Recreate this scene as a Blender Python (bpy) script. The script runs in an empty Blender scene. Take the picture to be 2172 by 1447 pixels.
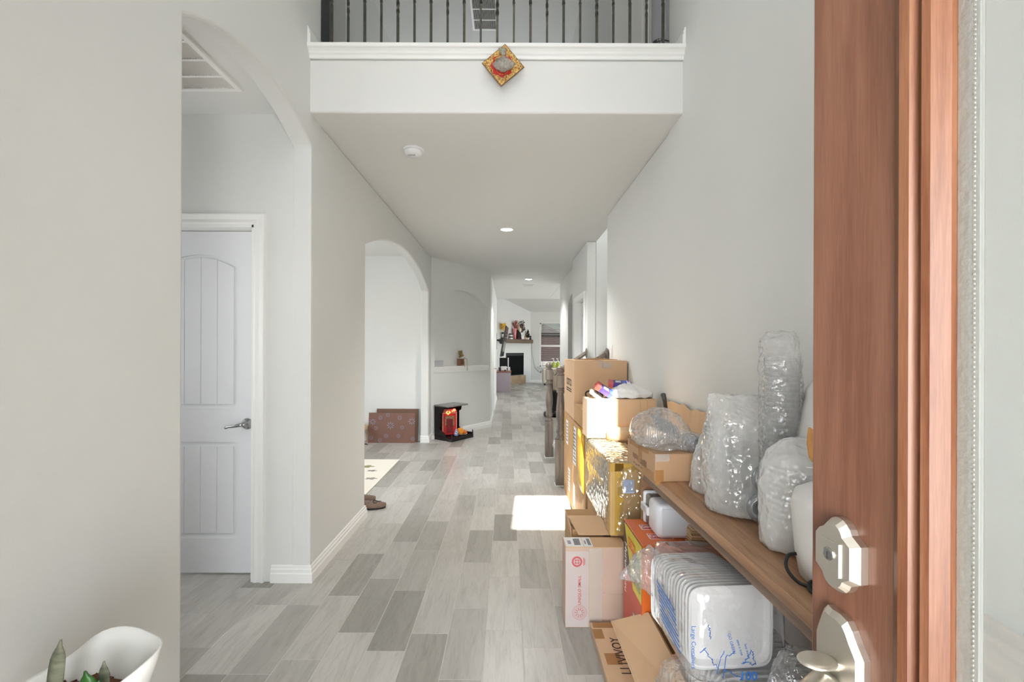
import bpy, bmesh, math, random
from mathutils import Vector, Matrix, noise
random.seed(7)
PI = math.pi
SC = bpy.context.scene
C = SC.collection
# ------------------------------------------------------------------ camera, world, sun, exposure
FPX = 960.0                                   # focal length in pixels of the 2172 wide frame
cam = bpy.data.cameras.new('camera'); camo = bpy.data.objects.new('camera', cam); C.objects.link(camo)
cam.sensor_width = 36.0; cam.lens = FPX / 2172 * 36.0
cam.shift_x = 9.0 / 2172; cam.shift_y = 16.5 / 2172
cam.clip_start = 0.02; cam.clip_end = 200
CAMZ = 1.37
camo.matrix_world = Matrix.Translation((0, 0, CAMZ)) @ Matrix.Rotation(PI/2, 4, 'X') @ Matrix.Rotation(math.radians(0.2), 4, 'Z')
SC.camera = camo

world = bpy.data.worlds.new('sky'); SC.world = world; world.use_nodes = True
wn = world.node_tree.nodes; wl = world.node_tree.links
sky = wn.new('ShaderNodeTexSky'); sky.sky_type = 'NISHITA'; sky.sun_disc = False
sky.sun_elevation = math.radians(42); sky.sun_rotation = math.radians(183.7)
wl.new(sky.outputs[0], wn['Background'].inputs[0]); wn['Background'].inputs[1].default_value = 0.12

def light(name, kind, loc, energy, color=(1, 1, 1), direction=None, size=None, size_y=None, radius=None, spot=None):
    l = bpy.data.lights.new(name, kind); o = bpy.data.objects.new(name, l); C.objects.link(o)
    l.energy = energy; l.color = color; o.location = loc
    if direction is not None:
        o.rotation_euler = Vector(direction).to_track_quat('-Z', 'Y').to_euler()
    if kind == 'AREA':
        l.shape = 'RECTANGLE'; l.size = size; l.size_y = size_y or size
    if radius is not None and kind in ('POINT', 'SPOT'): l.shadow_soft_size = radius
    if kind == 'SPOT' and spot: l.spot_size = spot; l.spot_blend = 0.6
    return o
sun = light('sun', 'SUN', (0, -8, 8), 11.0, (1.0, 0.96, 0.90), (0.064, 1.0, -0.90)); sun.data.angle = math.radians(0.53)
DAY = (0.955, 0.975, 1.0)
# daylight by the door way, upper foyer and dining windows; then added fill lamps
light('daylight_entry', 'AREA', (0.0, -2.0, 1.25), 70, DAY, (0, 1, 0), 2.4, 2.1)
light('daylight_upper_window', 'AREA', (-0.35, -0.16, 3.75), 4.0, DAY, (0.28, 1, -0.25), 1.5, 1.0)
light('daylight_dining_window', 'AREA', (-4.25, 4.7, 1.45), 16, DAY, (1, 0, 0.05), 2.0, 1.7)
light('fill_living', 'AREA', (5.7, 15.6, 1.5), 29, DAY, (-1, 0, 0.05), 4.0, 2.0)  # added lamp standing in for unseen living room windows
light('fill_stair', 'AREA', (3.6, 5.19, 4.3), 20, DAY, (-1, 0, -0.42), 0.9, 1.2)  # added fill for the niche wall; the stairwell has no window
light('fill_upstairs', 'AREA', (-0.4, 7.9, 4.3), 9, DAY, (0, -1, 0.4), 1.8, 1.3)  # added lamp to light the upstairs ceiling, no window here
light('fill_passage', 'AREA', (-3.1, 2.13, 1.5), 3.6, DAY, (1, 0, 0), 0.7, 1.2)  # added fill for the passage door; the end wall is closed
light('fill_kitchen', 'AREA', (4.3, 10.9, 1.6), 22, DAY, (-1, 0, 0.05), 1.6, 1.4)  # unseen added lamp brightening the far end of the hall

vs = SC.view_settings
vs.view_transform = 'Standard'; vs.look = 'None'; vs.gamma = 1.0; vs.use_curve_mapping = False
vs.exposure = 1.65
SC.cycles.transparent_max_bounces = 24
SC.cycles.max_bounces = 7; SC.cycles.diffuse_bounces = 4; SC.cycles.glossy_bounces = 2
SC.cycles.sample_clamp_indirect = 6.0
SC.cycles.use_adaptive_sampling = True; SC.cycles.adaptive_threshold = 0.1
SC.cycles.caustics_reflective = False; SC.cycles.caustics_refractive = False

# ------------------------------------------------------------------ materials
def srgb(r, g, b):
    f = lambda c: (c/255/12.92) if c/255 <= 0.04045 else ((c/255 + 0.055)/1.055)**2.4
    return (f(r), f(g), f(b), 1.0)
MATS = {}
def mat(name, col, rough=0.5, metal=0.0, vary=0.0, vscale=8.0, stretch=(1, 1, 1), bump=0.0, bscale=200.0, alpha=1.0,
        trans=0.0, emit=0.0, col2=None, spec=0.5, sheen=0.0, coat=0.0, subs=0.0):
    if name in MATS: return MATS[name]
    m = bpy.data.materials.new(name); m.use_nodes = True; MATS[name] = m
    nt = m.node_tree; n = nt.nodes; L = nt.links; p = n['Principled BSDF']
    p.inputs['Base Color'].default_value = col; p.inputs['Roughness'].default_value = rough
    p.inputs['Metallic'].default_value = metal; p.inputs['Alpha'].default_value = alpha
    p.inputs['Transmission Weight'].default_value = trans; p.inputs['Specular IOR Level'].default_value = spec
    p.inputs['Coat Weight'].default_value = coat
    tc = n.new('ShaderNodeTexCoord')
    mp = n.new('ShaderNodeMapping'); mp.inputs['Scale'].default_value = stretch
    L.new(tc.outputs['Object'], mp.inputs[0])
    nz = n.new('ShaderNodeTexNoise'); nz.inputs['Scale'].default_value = vscale; nz.inputs['Detail'].default_value = 5
    L.new(mp.outputs[0], nz.inputs['Vector'])
    if vary > 0 or col2 is not None:
        cr = n.new('ShaderNodeValToRGB'); L.new(nz.outputs['Fac'], cr.inputs[0])
        c2 = col2 or tuple(max(0, c*(1-vary)) for c in col[:3]) + (1,)
        cr.color_ramp.elements[0].position = 0.35; cr.color_ramp.elements[1].position = 0.65
        cr.color_ramp.elements[0].color = c2; cr.color_ramp.elements[1].color = col
        L.new(cr.outputs[0], p.inputs['Base Color'])
    if bump > 0:
        nb = n.new('ShaderNodeTexNoise'); nb.inputs['Scale'].default_value = bscale; nb.inputs['Detail'].default_value = 3
        L.new(mp.outputs[0], nb.inputs['Vector'])
        b = n.new('ShaderNodeBump'); b.inputs['Strength'].default_value = bump; b.inputs['Distance'].default_value = 0.01
        L.new(nb.outputs['Fac'], b.inputs['Height']); L.new(b.outputs[0], p.inputs['Normal'])
    if emit > 0:
        p.inputs['Emission Color'].default_value = col; p.inputs['Emission Strength'].default_value = emit
    return m
def film(name, tint=(1, 1, 1, 1), haze=0.1, bscale=22.0, bump=0.8, rough=0.1, gloss=1.0):
    """clear plastic film: transparent with a faint white haze and glinting creases"""
    if name in MATS: return MATS[name]
    m = bpy.data.materials.new(name); m.use_nodes = True; MATS[name] = m
    n = m.node_tree.nodes; L = m.node_tree.links; n.remove(n['Principled BSDF']); out = n['Material Output']
    tc = n.new('ShaderNodeTexCoord'); nz = n.new('ShaderNodeTexNoise'); nz.inputs['Scale'].default_value = 9.0; nz.inputs['Detail'].default_value = 3
    L.new(tc.outputs['Object'], nz.inputs['Vector'])
    of = n.new('ShaderNodeVectorMath'); of.operation = 'MULTIPLY_ADD'; of.inputs[1].default_value = (0.07, 0.07, 0.07); L.new(nz.outputs['Color'], of.inputs[0]); L.new(tc.outputs['Object'], of.inputs[2])
    vo = n.new('ShaderNodeTexVoronoi'); vo.inputs['Scale'].default_value = bscale; L.new(of.outputs[0], vo.inputs['Vector'])
    b = n.new('ShaderNodeBump'); b.inputs['Strength'].default_value = bump; b.inputs['Distance'].default_value = 0.010; L.new(vo.outputs['Distance'], b.inputs['Height'])
    tr = n.new('ShaderNodeBsdfTransparent'); di = n.new('ShaderNodeBsdfDiffuse'); tl = n.new('ShaderNodeBsdfTranslucent'); gl = n.new('ShaderNodeBsdfGlossy')
    di.inputs[0].default_value = tint; tl.inputs[0].default_value = tint; gl.inputs['Roughness'].default_value = rough
    L.new(b.outputs[0], gl.inputs['Normal'])
    m1 = n.new('ShaderNodeMixShader'); m1.inputs[0].default_value = 0.22; L.new(di.outputs[0], m1.inputs[1]); L.new(tl.outputs[0], m1.inputs[2])
    lw = n.new('ShaderNodeLayerWeight'); lw.inputs[0].default_value = 0.3
    mr = n.new('ShaderNodeMapRange'); mr.inputs[3].default_value = haze; mr.inputs[4].default_value = min(1, haze*3.5); L.new(lw.outputs['Facing'], mr.inputs[0])
    m2 = n.new('ShaderNodeMixShader'); L.new(mr.outputs[0], m2.inputs[0]); L.new(tr.outputs[0], m2.inputs[1]); L.new(m1.outputs[0], m2.inputs[2])
    fr = n.new('ShaderNodeLayerWeight'); fr.inputs[0].default_value = 0.5; L.new(b.outputs[0], fr.inputs['Normal'])
    pw = n.new('ShaderNodeMath'); pw.operation = 'POWER'; pw.inputs[1].default_value = 4.0; L.new(fr.outputs['Facing'], pw.inputs[0])
    mu = n.new('ShaderNodeMath'); mu.operation = 'MULTIPLY_ADD'; mu.use_clamp = True; mu.inputs[1].default_value = 0.35*gloss; mu.inputs[2].default_value = 0.05*gloss; L.new(pw.outputs[0], mu.inputs[0])
    m3 = n.new('ShaderNodeMixShader'); L.new(mu.outputs[0], m3.inputs[0]); L.new(m2.outputs[0], m3.inputs[1]); L.new(gl.outputs[0], m3.inputs[2])
    L.new(m3.outputs[0], out.inputs[0])
    return m
def wood(name, c1, c2, scale=6.0, stretch=(1, 1, 0.06), rough=0.45, bump=0.05):
    if name in MATS: return MATS[name]
    m = mat(name, c1, rough); n = m.node_tree.nodes; L = m.node_tree.links; p = n['Principled BSDF']
    tc = n.new('ShaderNodeTexCoord'); mp = n.new('ShaderNodeMapping'); mp.inputs['Scale'].default_value = stretch
    L.new(tc.outputs['Object'], mp.inputs[0])
    a = n.new('ShaderNodeTexNoise'); a.inputs['Scale'].default_value = scale*3; a.inputs['Detail'].default_value = 8; a.inputs['Distortion'].default_value = 0.6
    f = n.new('ShaderNodeTexNoise'); f.inputs['Scale'].default_value = scale*40; f.inputs['Detail'].default_value = 2
    L.new(mp.outputs[0], a.inputs['Vector']); L.new(mp.outputs[0], f.inputs['Vector'])
    mx = n.new('ShaderNodeMath'); mx.operation = 'MULTIPLY_ADD'; mx.inputs[1].default_value = 0.35
    L.new(f.outputs['Fac'], mx.inputs[0]); L.new(a.outputs['Fac'], mx.inputs[2])
    cr = n.new('ShaderNodeValToRGB'); cr.color_ramp.elements[0].position = 0.5; cr.color_ramp.elements[1].position = 0.85
    cr.color_ramp.elements[0].color = c2; cr.color_ramp.elements[1].color = c1
    L.new(mx.outputs[0], cr.inputs[0]); L.new(cr.outputs[0], p.inputs['Base Color'])
    b = n.new('ShaderNodeBump'); b.inputs['Strength'].default_value = bump; L.new(mx.outputs[0], b.inputs['Height']); L.new(b.outputs[0], p.inputs['Normal'])
    return m
def plank_material():
    m = mat('wood_look_tile', srgb(170, 165, 158), 0.33); n = m.node_tree.nodes; L = m.node_tree.links; p = n['Principled BSDF']
    oi = n.new('ShaderNodeObjectInfo'); ge = n.new('ShaderNodeNewGeometry'); tc = n.new('ShaderNodeTexCoord')
    ad = n.new('ShaderNodeMath'); ad.operation = 'ADD'; L.new(oi.outputs['Random'], ad.inputs[0]); L.new(ge.outputs['Random Per Island'], ad.inputs[1])
    fr = n.new('ShaderNodeMath'); fr.operation = 'FRACT'; L.new(ad.outputs[0], fr.inputs[0])
    off = n.new('ShaderNodeVectorMath'); off.operation = 'MULTIPLY_ADD'; off.inputs[1].default_value = (37, 91, 53)
    cmb = n.new('ShaderNodeCombineXYZ')
    for i in range(3): L.new(fr.outputs[0], cmb.inputs[i])
    L.new(cmb.outputs[0], off.inputs[0]); L.new(tc.outputs['Object'], off.inputs[2])
    mp = n.new('ShaderNodeMapping'); mp.inputs['Scale'].default_value = (1, 0.13, 1); L.new(off.outputs[0], mp.inputs[0])
    g = n.new('ShaderNodeTexNoise'); g.inputs['Scale'].default_value = 22; g.inputs['Detail'].default_value = 6; g.inputs['Distortion'].default_value = 1.2
    f = n.new('ShaderNodeTexNoise'); f.inputs['Scale'].default_value = 110; f.inputs['Detail'].default_value = 3
    k = n.new('ShaderNodeTexNoise'); k.inputs['Scale'].default_value = 5; k.inputs['Detail'].default_value = 2
    for x in (g, f, k): L.new(mp.outputs[0], x.inputs['Vector'])
    # plank tone
    cr = n.new('ShaderNodeValToRGB'); e = cr.color_ramp.elements
    e[0].position = 0.0; e[0].color = srgb(150, 147, 140); e[1].position = 1.0; e[1].color = srgb(196, 193, 187)
    x = e.new(0.22); x.color = srgb(166, 163, 156); x = e.new(0.45); x.color = srgb(178, 175, 169); x = e.new(0.75); x.color = srgb(189, 186, 180)
    L.new(fr.outputs[0], cr.inputs[0])
    # grain
    gr = n.new('ShaderNodeValToRGB'); gr.color_ramp.elements[0].position = 0.33; gr.color_ramp.elements[1].position = 0.55
    gr.color_ramp.elements[0].color = (0.85, 0.845, 0.835, 1); gr.color_ramp.elements[1].color = (1, 1, 1, 1); L.new(g.outputs['Fac'], gr.inputs[0])
    fg = n.new('ShaderNodeValToRGB'); fg.color_ramp.elements[0].position = 0.30; fg.color_ramp.elements[1].position = 0.48
    fg.color_ramp.elements[0].color = (0.89, 0.885, 0.875, 1); fg.color_ramp.elements[1].color = (1, 1, 1, 1); L.new(f.outputs['Fac'], fg.inputs[0])
    kg = n.new('ShaderNodeValToRGB'); kg.color_ramp.elements[0].position = 0.3; kg.color_ramp.elements[1].position = 0.7
    kg.color_ramp.elements[0].color = (0.93, 0.93, 0.92, 1); kg.color_ramp.elements[1].color = (1.05, 1.05, 1.05, 1); L.new(k.outputs['Fac'], kg.inputs[0])
    cur = cr.outputs[0]
    for y in (gr, fg, kg):
        mx = n.new('ShaderNodeMixRGB'); mx.blend_type = 'MULTIPLY'; mx.inputs[0].default_value = 1.0
        L.new(cur, mx.inputs[1]); L.new(y.outputs[0], mx.inputs[2]); cur = mx.outputs[0]
    L.new(cur, p.inputs['Base Color'])
    b = n.new('ShaderNodeBump'); b.inputs['Strength'].default_value = 0.06; L.new(f.outputs['Fac'], b.inputs['Height']); L.new(b.outputs[0], p.inputs['Normal'])
    return m
CARPETU = mat('landing_carpet', srgb(196, 190, 180), 0.95, vary=0.12, vscale=60)
WALL = mat('wall_paint', srgb(222, 223, 220), 0.75, bump=0.10, bscale=420, vary=0.012, vscale=2)
CEIL = mat('ceiling_paint', srgb(222, 222, 219), 0.85, bump=0.10, bscale=300)
TRIM = mat('white_trim_paint', srgb(238, 238, 235), 0.35, vary=0.01)
DOORW = mat('white_door_paint', srgb(226, 227, 230), 0.38, bump=0.04, bscale=60, stretch=(1, 1, 0.08))
PLANK = plank_material()
GROUT = mat('grout', srgb(206, 203, 196), 0.9, vary=0.08, vscale=30)
CARD = mat('cardboard', srgb(212, 176, 140), 0.8, vary=0.07, vscale=5, bump=0.03, bscale=90)
CARD2 = mat('cardboard_dark', srgb(192, 152, 108), 0.8, vary=0.08, vscale=6, bump=0.03, bscale=90)
CARD3 = mat('cardboard_pale', srgb(216, 184, 148), 0.8, vary=0.06, vscale=5, bump=0.03, bscale=90)
CARDIN = mat('cardboard_inside', srgb(188, 150, 108), 0.85, vary=0.06, vscale=12)
TAPE = mat('brown_tape', srgb(190, 140, 88), 0.18, alpha=0.75, vary=0.1, vscale=20)
CLEARTAPE = mat('clear_tape', srgb(225, 222, 215), 0.2, alpha=0.28)
YTAPE = mat('yellow_tape', srgb(226, 172, 48), 0.25, vary=0.15, vscale=12, bump=0.1, bscale=40)
PAPER = mat('white_paper', srgb(240, 240, 238), 0.7, vary=0.03)
INK = mat('black_ink', srgb(48, 42, 38), 0.7, vary=0.1)
BLUEINK = mat('blue_ink', srgb(52, 120, 205), 0.5, vary=0.15, vscale=40)
PINKINK = mat('pink_ink', srgb(196, 92, 98), 0.7, vary=0.1)
PALEPINK = mat('pale_pink_print', srgb(192, 182, 179), 0.75, vary=0.04)
BLACK = mat('black_plastic', srgb(18, 18, 19), 0.35, vary=0.2)
BLACKM = mat('matte_black', srgb(12, 12, 12), 0.8, vary=0.2)
IRON = mat('wrought_iron', srgb(84, 83, 76), 0.45, metal=0.6, vary=0.35, vscale=30)
NICKEL = mat('satin_nickel', srgb(222, 216, 205), 0.38, metal=1.0, vary=0.05)
CHROME = mat('brushed_steel', srgb(180, 180, 180), 0.22, metal=1.0, vary=0.06)
FOAM = mat('white_foam', srgb(240, 240, 240), 0.5, vary=0.02)
PLASTIC = mat('white_plastic', srgb(232, 233, 235), 0.3, vary=0.02)
CUP = film('clear_cup_plastic', srgb(250, 251, 251), 0.12, 3, 0.05, 0.08)
LID = film('clear_lid_plastic', srgb(150, 156, 162), 0.34, 3, 0.05, 0.05, 2.5)
BAG = film('clear_bag', srgb(252, 252, 253), 0.10, 46, 1.0, 0.05, 2.2)
BAGW = film('hazy_bag', srgb(250, 250, 248), 0.26, 42, 0.9, 0.06, 2.0)
BAGO = film('milky_bag', srgb(250, 250, 248), 0.5, 36, 0.7, 0.07, 1.6)
STRETCH = film('stretch_wrap', srgb(250, 242, 224), 0.08, 34, 1.0, 0.06, 3.2)

# ------------------------------------------------------------------ geometry helpers
def bm_box(bm, x0, x1, y0, y1, z0, z1):
    v = [bm.verts.new(p) for p in ((x0, y0, z0), (x1, y0, z0), (x1, y1, z0), (x0, y1, z0), (x0, y0, z1), (x1, y0, z1), (x1, y1, z1), (x0, y1, z1))]
    for f in ((3, 2, 1, 0), (4, 5, 6, 7), (0, 1, 5, 4), (1, 2, 6, 5), (2, 3, 7, 6), (3, 0, 4, 7)): bm.faces.new([v[i] for i in f])
    return v
def nb(): return bmesh.new()
def bx(*a, bevel=0.0, seg=2):
    bm = nb(); bm_box(bm, *a)
    if bevel: bmesh.ops.bevel(bm, geom=bm.edges[:], offset=bevel, segments=seg, profile=0.5, affect='EDGES')
    return bm
def prism(bm, pts, axis, a, b):
    """2-D outline pts extruded from a to b along axis; pts give the two other coordinates in x,y,z order"""
    def P(p, t):
        if axis == 0: return (t, p[0], p[1])
        if axis == 1: return (p[0], t, p[1])
        return (p[0], p[1], t)
    A = [bm.verts.new(P(p, a)) for p in pts]; B = [bm.verts.new(P(p, b)) for p in pts]
    bm.faces.new(A); bm.faces.new(B[::-1]); n = len(pts)
    for i in range(n): bm.faces.new([A[i], B[i], B[(i+1) % n], A[(i+1) % n]])
def lathe(bm, prof, cx=0, cy=0, n=24, axis='Z', origin=None, caps=True):
    rings = []
    for r, z in prof:
        ring = []
        for i in range(n):
            a = 2*PI*i/n
            ring.append(bm.verts.new((cx + r*math.cos(a), cy + r*math.sin(a), z)))
        rings.append(ring)
    for A, B in zip(rings, rings[1:]):
        for i in range(n): bm.faces.new([A[i], A[(i+1) % n], B[(i+1) % n], B[i]])
    if caps:
        bm.faces.new(rings[0][::-1]); bm.faces.new(rings[-1])
def tube(bm, pts, r, n=8, caps=True):
    pts = [Vector(p) for p in pts]; rings = []
    rr = r if isinstance(r, (list, tuple)) else [r]*len(pts)
    up = None
    for i, p in enumerate(pts):
        t = (pts[min(i+1, len(pts)-1)] - pts[max(i-1, 0)]).normalized()
        if up is None:
            up = Vector((0, 0, 1)) if abs(t.z) < 0.9 else Vector((1, 0, 0))
        s = t.cross(up).normalized(); up = s.cross(t).normalized()
        rings.append([bm.verts.new(p + (s*math.cos(2*PI*k/n) + up*math.sin(2*PI*k/n))*rr[i]) for k in range(n)])
    for A, B in zip(rings, rings[1:]):
        for k in range(n): bm.faces.new([A[k], A[(k+1) % n], B[(k+1) % n], B[k]])
    if caps: bm.faces.new(rings[0][::-1]); bm.faces.new(rings[-1])
def sweep(bm, prof, path, nrm, flip=False):
    """profile (a: away from the path, b: along nrm) swept along a mitred polyline"""
    path = [Vector(p) for p in path]; nrm = Vector(nrm).normalized(); k = len(path)
    segs = []
    for i in range(k-1):
        t = (path[i+1]-path[i]).normalized(); s = t.cross(nrm).normalized()
        segs.append(-s if flip else s)
    rings = []
    for i in range(k):
        if i == 0: s = segs[0]
        elif i == k-1: s = segs[-1]
        else:
            s = (segs[i-1]+segs[i]); s = s/ (s.length or 1); d = s.dot(segs[i]); s = s/max(d, 0.2)
        rings.append([bm.verts.new(path[i] + s*a + nrm*b) for a, b in prof])
    m = len(prof)
    for A, B in zip(rings, rings[1:]):
        for j in range(m): bm.faces.new([A[j], A[(j+1) % m], B[(j+1) % m], B[j]])
    bm.faces.new(rings[0]); bm.faces.new(rings[-1][::-1])
def sphere(bm, c, r, sx=1, sy=1, sz=1, u=16, v=10):
    bmesh.ops.create_uvsphere(bm, u_segments=u, v_segments=v, radius=r, matrix=Matrix.Translation(c) @ Matrix.Diagonal((sx, sy, sz, 1)))
MW = {}
def wmat(o): return MW.get(o.name, Matrix.Identity(4))
def obj(name, bm, m, parent=None, local=False, smooth=False, bevel=0.0, seg=2, solid=0.0):
    """one mesh object; coordinates are world ones unless local"""
    bmesh.ops.recalc_face_normals(bm, faces=bm.faces[:])
    me = bpy.data.meshes.new(name); bm.to_mesh(me); bm.free()
    if smooth: me.polygons.foreach_set('use_smooth', [True]*len(me.polygons))
    o = bpy.data.objects.new(name, me); C.objects.link(o); me.materials.append(m)
    if parent is not None:
        o.parent = parent
        if not local: me.transform(wmat(parent).inverted())
        MW[o.name] = wmat(parent).copy()
    if solid:
        s = o.modifiers.new('thickness', 'SOLIDIFY'); s.thickness = solid; s.offset = 0
    if bevel:
        b = o.modifiers.new('edge', 'BEVEL'); b.width = bevel; b.segments = seg; b.limit_method = 'ANGLE'; b.angle_limit = math.radians(50)
    return o
def tag(o, label=None, cat=None, group=None, kind=None):
    if label: o['label'] = label
    if cat: o['category'] = cat
    if group: o['group'] = group
    if kind: o['kind'] = kind
    return o
def thing(name, label, cat, loc=(0, 0, 0), rotz=0.0, group=None, rot=None):
    o = bpy.data.objects.new(name, None); C.objects.link(o); o.empty_display_size = 0.05
    M = Matrix.Translation(loc) @ (rot.to_4x4() if rot is not None else Matrix.Rotation(rotz, 4, 'Z'))
    o.location = loc
    o.rotation_euler = M.to_euler()
    MW[o.name] = M
    return tag(o, label, cat, group)
def struct(name, bm=None, m=None, loc=(0, 0, 0), rotz=0.0, label=None, **k):
    if bm is None:
        o = bpy.data.objects.new(name, None); C.objects.link(o); o.location = loc; o.rotation_euler = (0, 0, rotz)
        MW[o.name] = Matrix.Translation(loc) @ Matrix.Rotation(rotz, 4, 'Z')
    else: o = obj(name, bm, m, **k)
    o['kind'] = 'structure'
    if label: o['label'] = label
    return o
def dup(o, parent, M=None, name=None):
    c = o.copy(); C.objects.link(c); c.parent = parent
    if M is not None: c.matrix_basis = M
    return c
def text(s, size, origin, right, up, m, parent, bold=0.0, align='CENTER', name='lettering', sx=1.0, lift=0.0007):
    cu = bpy.data.curves.new('lettering', 'FONT'); cu.body = s; cu.size = size; cu.align_x = align; cu.align_y = 'CENTER'
    cu.offset = bold*size; cu.extrude = 0.0002; cu.resolution_u = 3; cu.space_line = 0.9
    to = bpy.data.objects.new('lettering', cu); C.objects.link(to)
    dg = bpy.context.evaluated_depsgraph_get(); dg.update()
    me = bpy.data.meshes.new_from_object(to.evaluated_get(dg)); bpy.data.objects.remove(to); bpy.data.curves.remove(cu)
    r = Vector(right).normalized(); u = Vector(up).normalized(); n = r.cross(u).normalized(); u = n.cross(r)
    M = Matrix((r*sx, u, n)).transposed().to_4x4(); M.translation = Vector(origin) + n*lift
    me.transform(M); me.transform(wmat(parent).inverted()); me.materials.clear(); me.materials.append(m); me.name = name
    o = bpy.data.objects.new(name, me); C.objects.link(o); o.parent = parent
    return o
def quad(pts):
    bm = nb(); bm.faces.new([bm.verts.new(p) for p in pts]); return bm
def decal(name, origin, right, up, w, h, m, parent, lift=0.0006, th=0.0004):
    """thin printed label centred at origin"""
    r = Vector(right).normalized(); u = Vector(up).normalized(); n = r.cross(u).normalized()
    o0 = Vector(origin) + n*lift
    bm = nb(); v = []
    for t in (0, th):
        v.append([bm.verts.new(o0 + r*a*w/2 + u*b*h/2 + n*t) for a, b in ((-1, -1), (1, -1), (1, 1), (-1, 1))])
    bm.faces.new(v[0][::-1]); bm.faces.new(v[1])
    for i in range(4): bm.faces.new([v[0][i], v[0][(i+1) % 4], v[1][(i+1) % 4], v[1][i]])
    return obj(name, bm, m, parent)
def disc_ring(name, origin, right, up, r0, r1, m, parent, n=28, lift=0.0008):
    r = Vector(right).normalized(); u = Vector(up).normalized(); nn = r.cross(u).normalized(); o0 = Vector(origin)+nn*lift
    bm = nb()
    A = [bm.verts.new(o0 + r*math.cos(2*PI*i/n)*r0 + u*math.sin(2*PI*i/n)*r0) for i in range(n)]
    B = [bm.verts.new(o0 + r*math.cos(2*PI*i/n)*r1 + u*math.sin(2*PI*i/n)*r1) for i in range(n)]
    for i in range(n): bm.faces.new([A[i], A[(i+1) % n], B[(i+1) % n], B[i]])
    return obj(name, bm, m, parent)
def loft(bm, rings, n=40, power=2.6, amp=0.0, freq=14, seed=0, caps=True):
    """closed skin through superellipse rings (cx, cy, z, rx, ry); amp crumples it"""
    R = []
    for cx, cy, z, rx, ry in rings:
        ring = []
        for i in range(n):
            a = 2*PI*i/n; c, s = math.cos(a), math.sin(a)
            x = math.copysign(abs(c)**(2/power), c)*rx; y = math.copysign(abs(s)**(2/power), s)*ry
            p = Vector((cx+x, cy+y, z))
            if amp:
                q = noise.noise_vector(p*freq + Vector((seed*7.3, seed*3.1, 0)))
                q2 = noise.noise_vector(p*freq*2.7 + Vector((seed*1.3, 0, seed*5.1)))
                q3 = noise.noise_vector(p*freq*7.0 + Vector((0, seed*2.2, seed)))
                p = p + (q + q2*0.5 + Vector((abs(q3.x), abs(q3.y), abs(q3.z)))*0.45*(1 if c*c >= 0 else 1))*amp
            ring.append(bm.verts.new(p))
        R.append(ring)
    for A, B in zip(R, R[1:]):
        for i in range(n): bm.faces.new([A[i], A[(i+1) % n], B[(i+1) % n], B[i]])
    if caps: bm.faces.new(R[0][::-1]); bm.faces.new(R[-1])
def spread(rings, k):
    out = []
    for A, B in zip(rings, rings[1:]):
        for j in range(k): out.append(tuple(a+(b-a)*j/k for a, b in zip(A, B)))
    return out + [rings[-1]]
def smooth_path(pts, k=6):
    """Catmull-Rom samples through pts"""
    P = [Vector(q) for q in pts]; P = [P[0]*2-P[1]] + P + [P[-1]*2-P[-2]]; out = []
    for i in range(1, len(P)-2):
        for j in range(k):
            t = j/k; a, b, c, d = P[i-1], P[i], P[i+1], P[i+2]
            out.append(0.5*((2*b)+(c-a)*t+(2*a-5*b+4*c-d)*t*t+(3*b-a-3*c+d)*t**3))
    return out + [P[-2]]
def arch_pts(y0, y1, zs, rise, n=16, power=2.0):
    """points of an arch from (y0, zs) over to (y1, zs)"""
    c = (y0+y1)/2; w = abs(y1-y0)/2; out = []
    R = (w*w+rise*rise)/(2*rise)
    for i in range(n+1):
        y = y0+(y1-y0)*i/n
        out.append((y, zs + math.sqrt(max(0, R*R-(y-c)**2)) - (R-rise)))
    return out

# ------------------------------------------------------------------ the setting: dimensions
XL, XR, H, UP = -1.153, 1.012, 2.74, 5.6
# ---- floor
floor = struct('floor', bx(-4.6, 6.2, -0.2, 18.9, -0.10, -0.0010), GROUT)
PW, PLN, GAP = 0.178, 0.514, 0.0032
offs = {0: 2.2, 1: 2.074, -1: 1.873, -2: 2.175, -3: 2.048, -4: 2.18}
plank_me = None; cand = []; rest = []
for k in range(-20, 29):
    x0 = -0.103 + k*PW
    o0 = offs.get(k, 1.9 + random.choice((0, .17, .34, .09, .43, .26))) % PLN
    j = -1
    while True:
        y0 = o0 + j*PLN; j += 1
        if y0 > 18.9: break
        if y0 + PLN < -0.2: continue
        xc, yc = x0+PW/2, y0+PLN/2
        vis = False
        if yc > 1.55:
            u = xc/yc*960
            if -715 < u < 330:
                if -1.25 < xc < 1.05 and yc < 7.2: vis = True
                elif -2.4 < xc <= -1.2 and yc < 2.75: vis = True
                elif -2.0 < xc <= -1.2 and 3.7 < yc < 6.7 and u > -320: vis = True
                elif -0.4 < xc < 1.15 and 7.2 <= yc < 12.5: vis = True
                elif -1.1 < xc < 1.1 and 7.2 <= yc < 8.0 and xc > -1.0+(yc-6.9)*.72: vis = True
        (cand if vis else rest).append((xc, yc))
cand.sort(key=lambda p: p[1]); rest += cand[300:]; cand = cand[:300]
hx, hy = (PW-GAP)/2, (PLN-GAP)/2
def plank_bm(bm, cx, cy):
    b, t = -0.006, 0.0
    o = [(-hx, -hy), (hx, -hy), (hx, hy), (-hx, hy)]
    lo = [bm.verts.new((cx+x, cy+y, b)) for x, y in o]; mi = [bm.verts.new((cx+x, cy+y, t-0.0008)) for x, y in o]
    hi = [bm.verts.new((cx+x*0.988, cy+y*0.996, t)) for x, y in o]
    for A, B in ((lo, mi), (mi, hi)):
        for i in range(4): bm.faces.new([A[i], A[(i+1) % 4], B[(i+1) % 4], B[i]])
    bm.faces.new(hi)
bm = nb(); plank_bm(bm, 0, 0); p0 = obj('floor_plank', bm, PLANK, floor, local=True)
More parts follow.
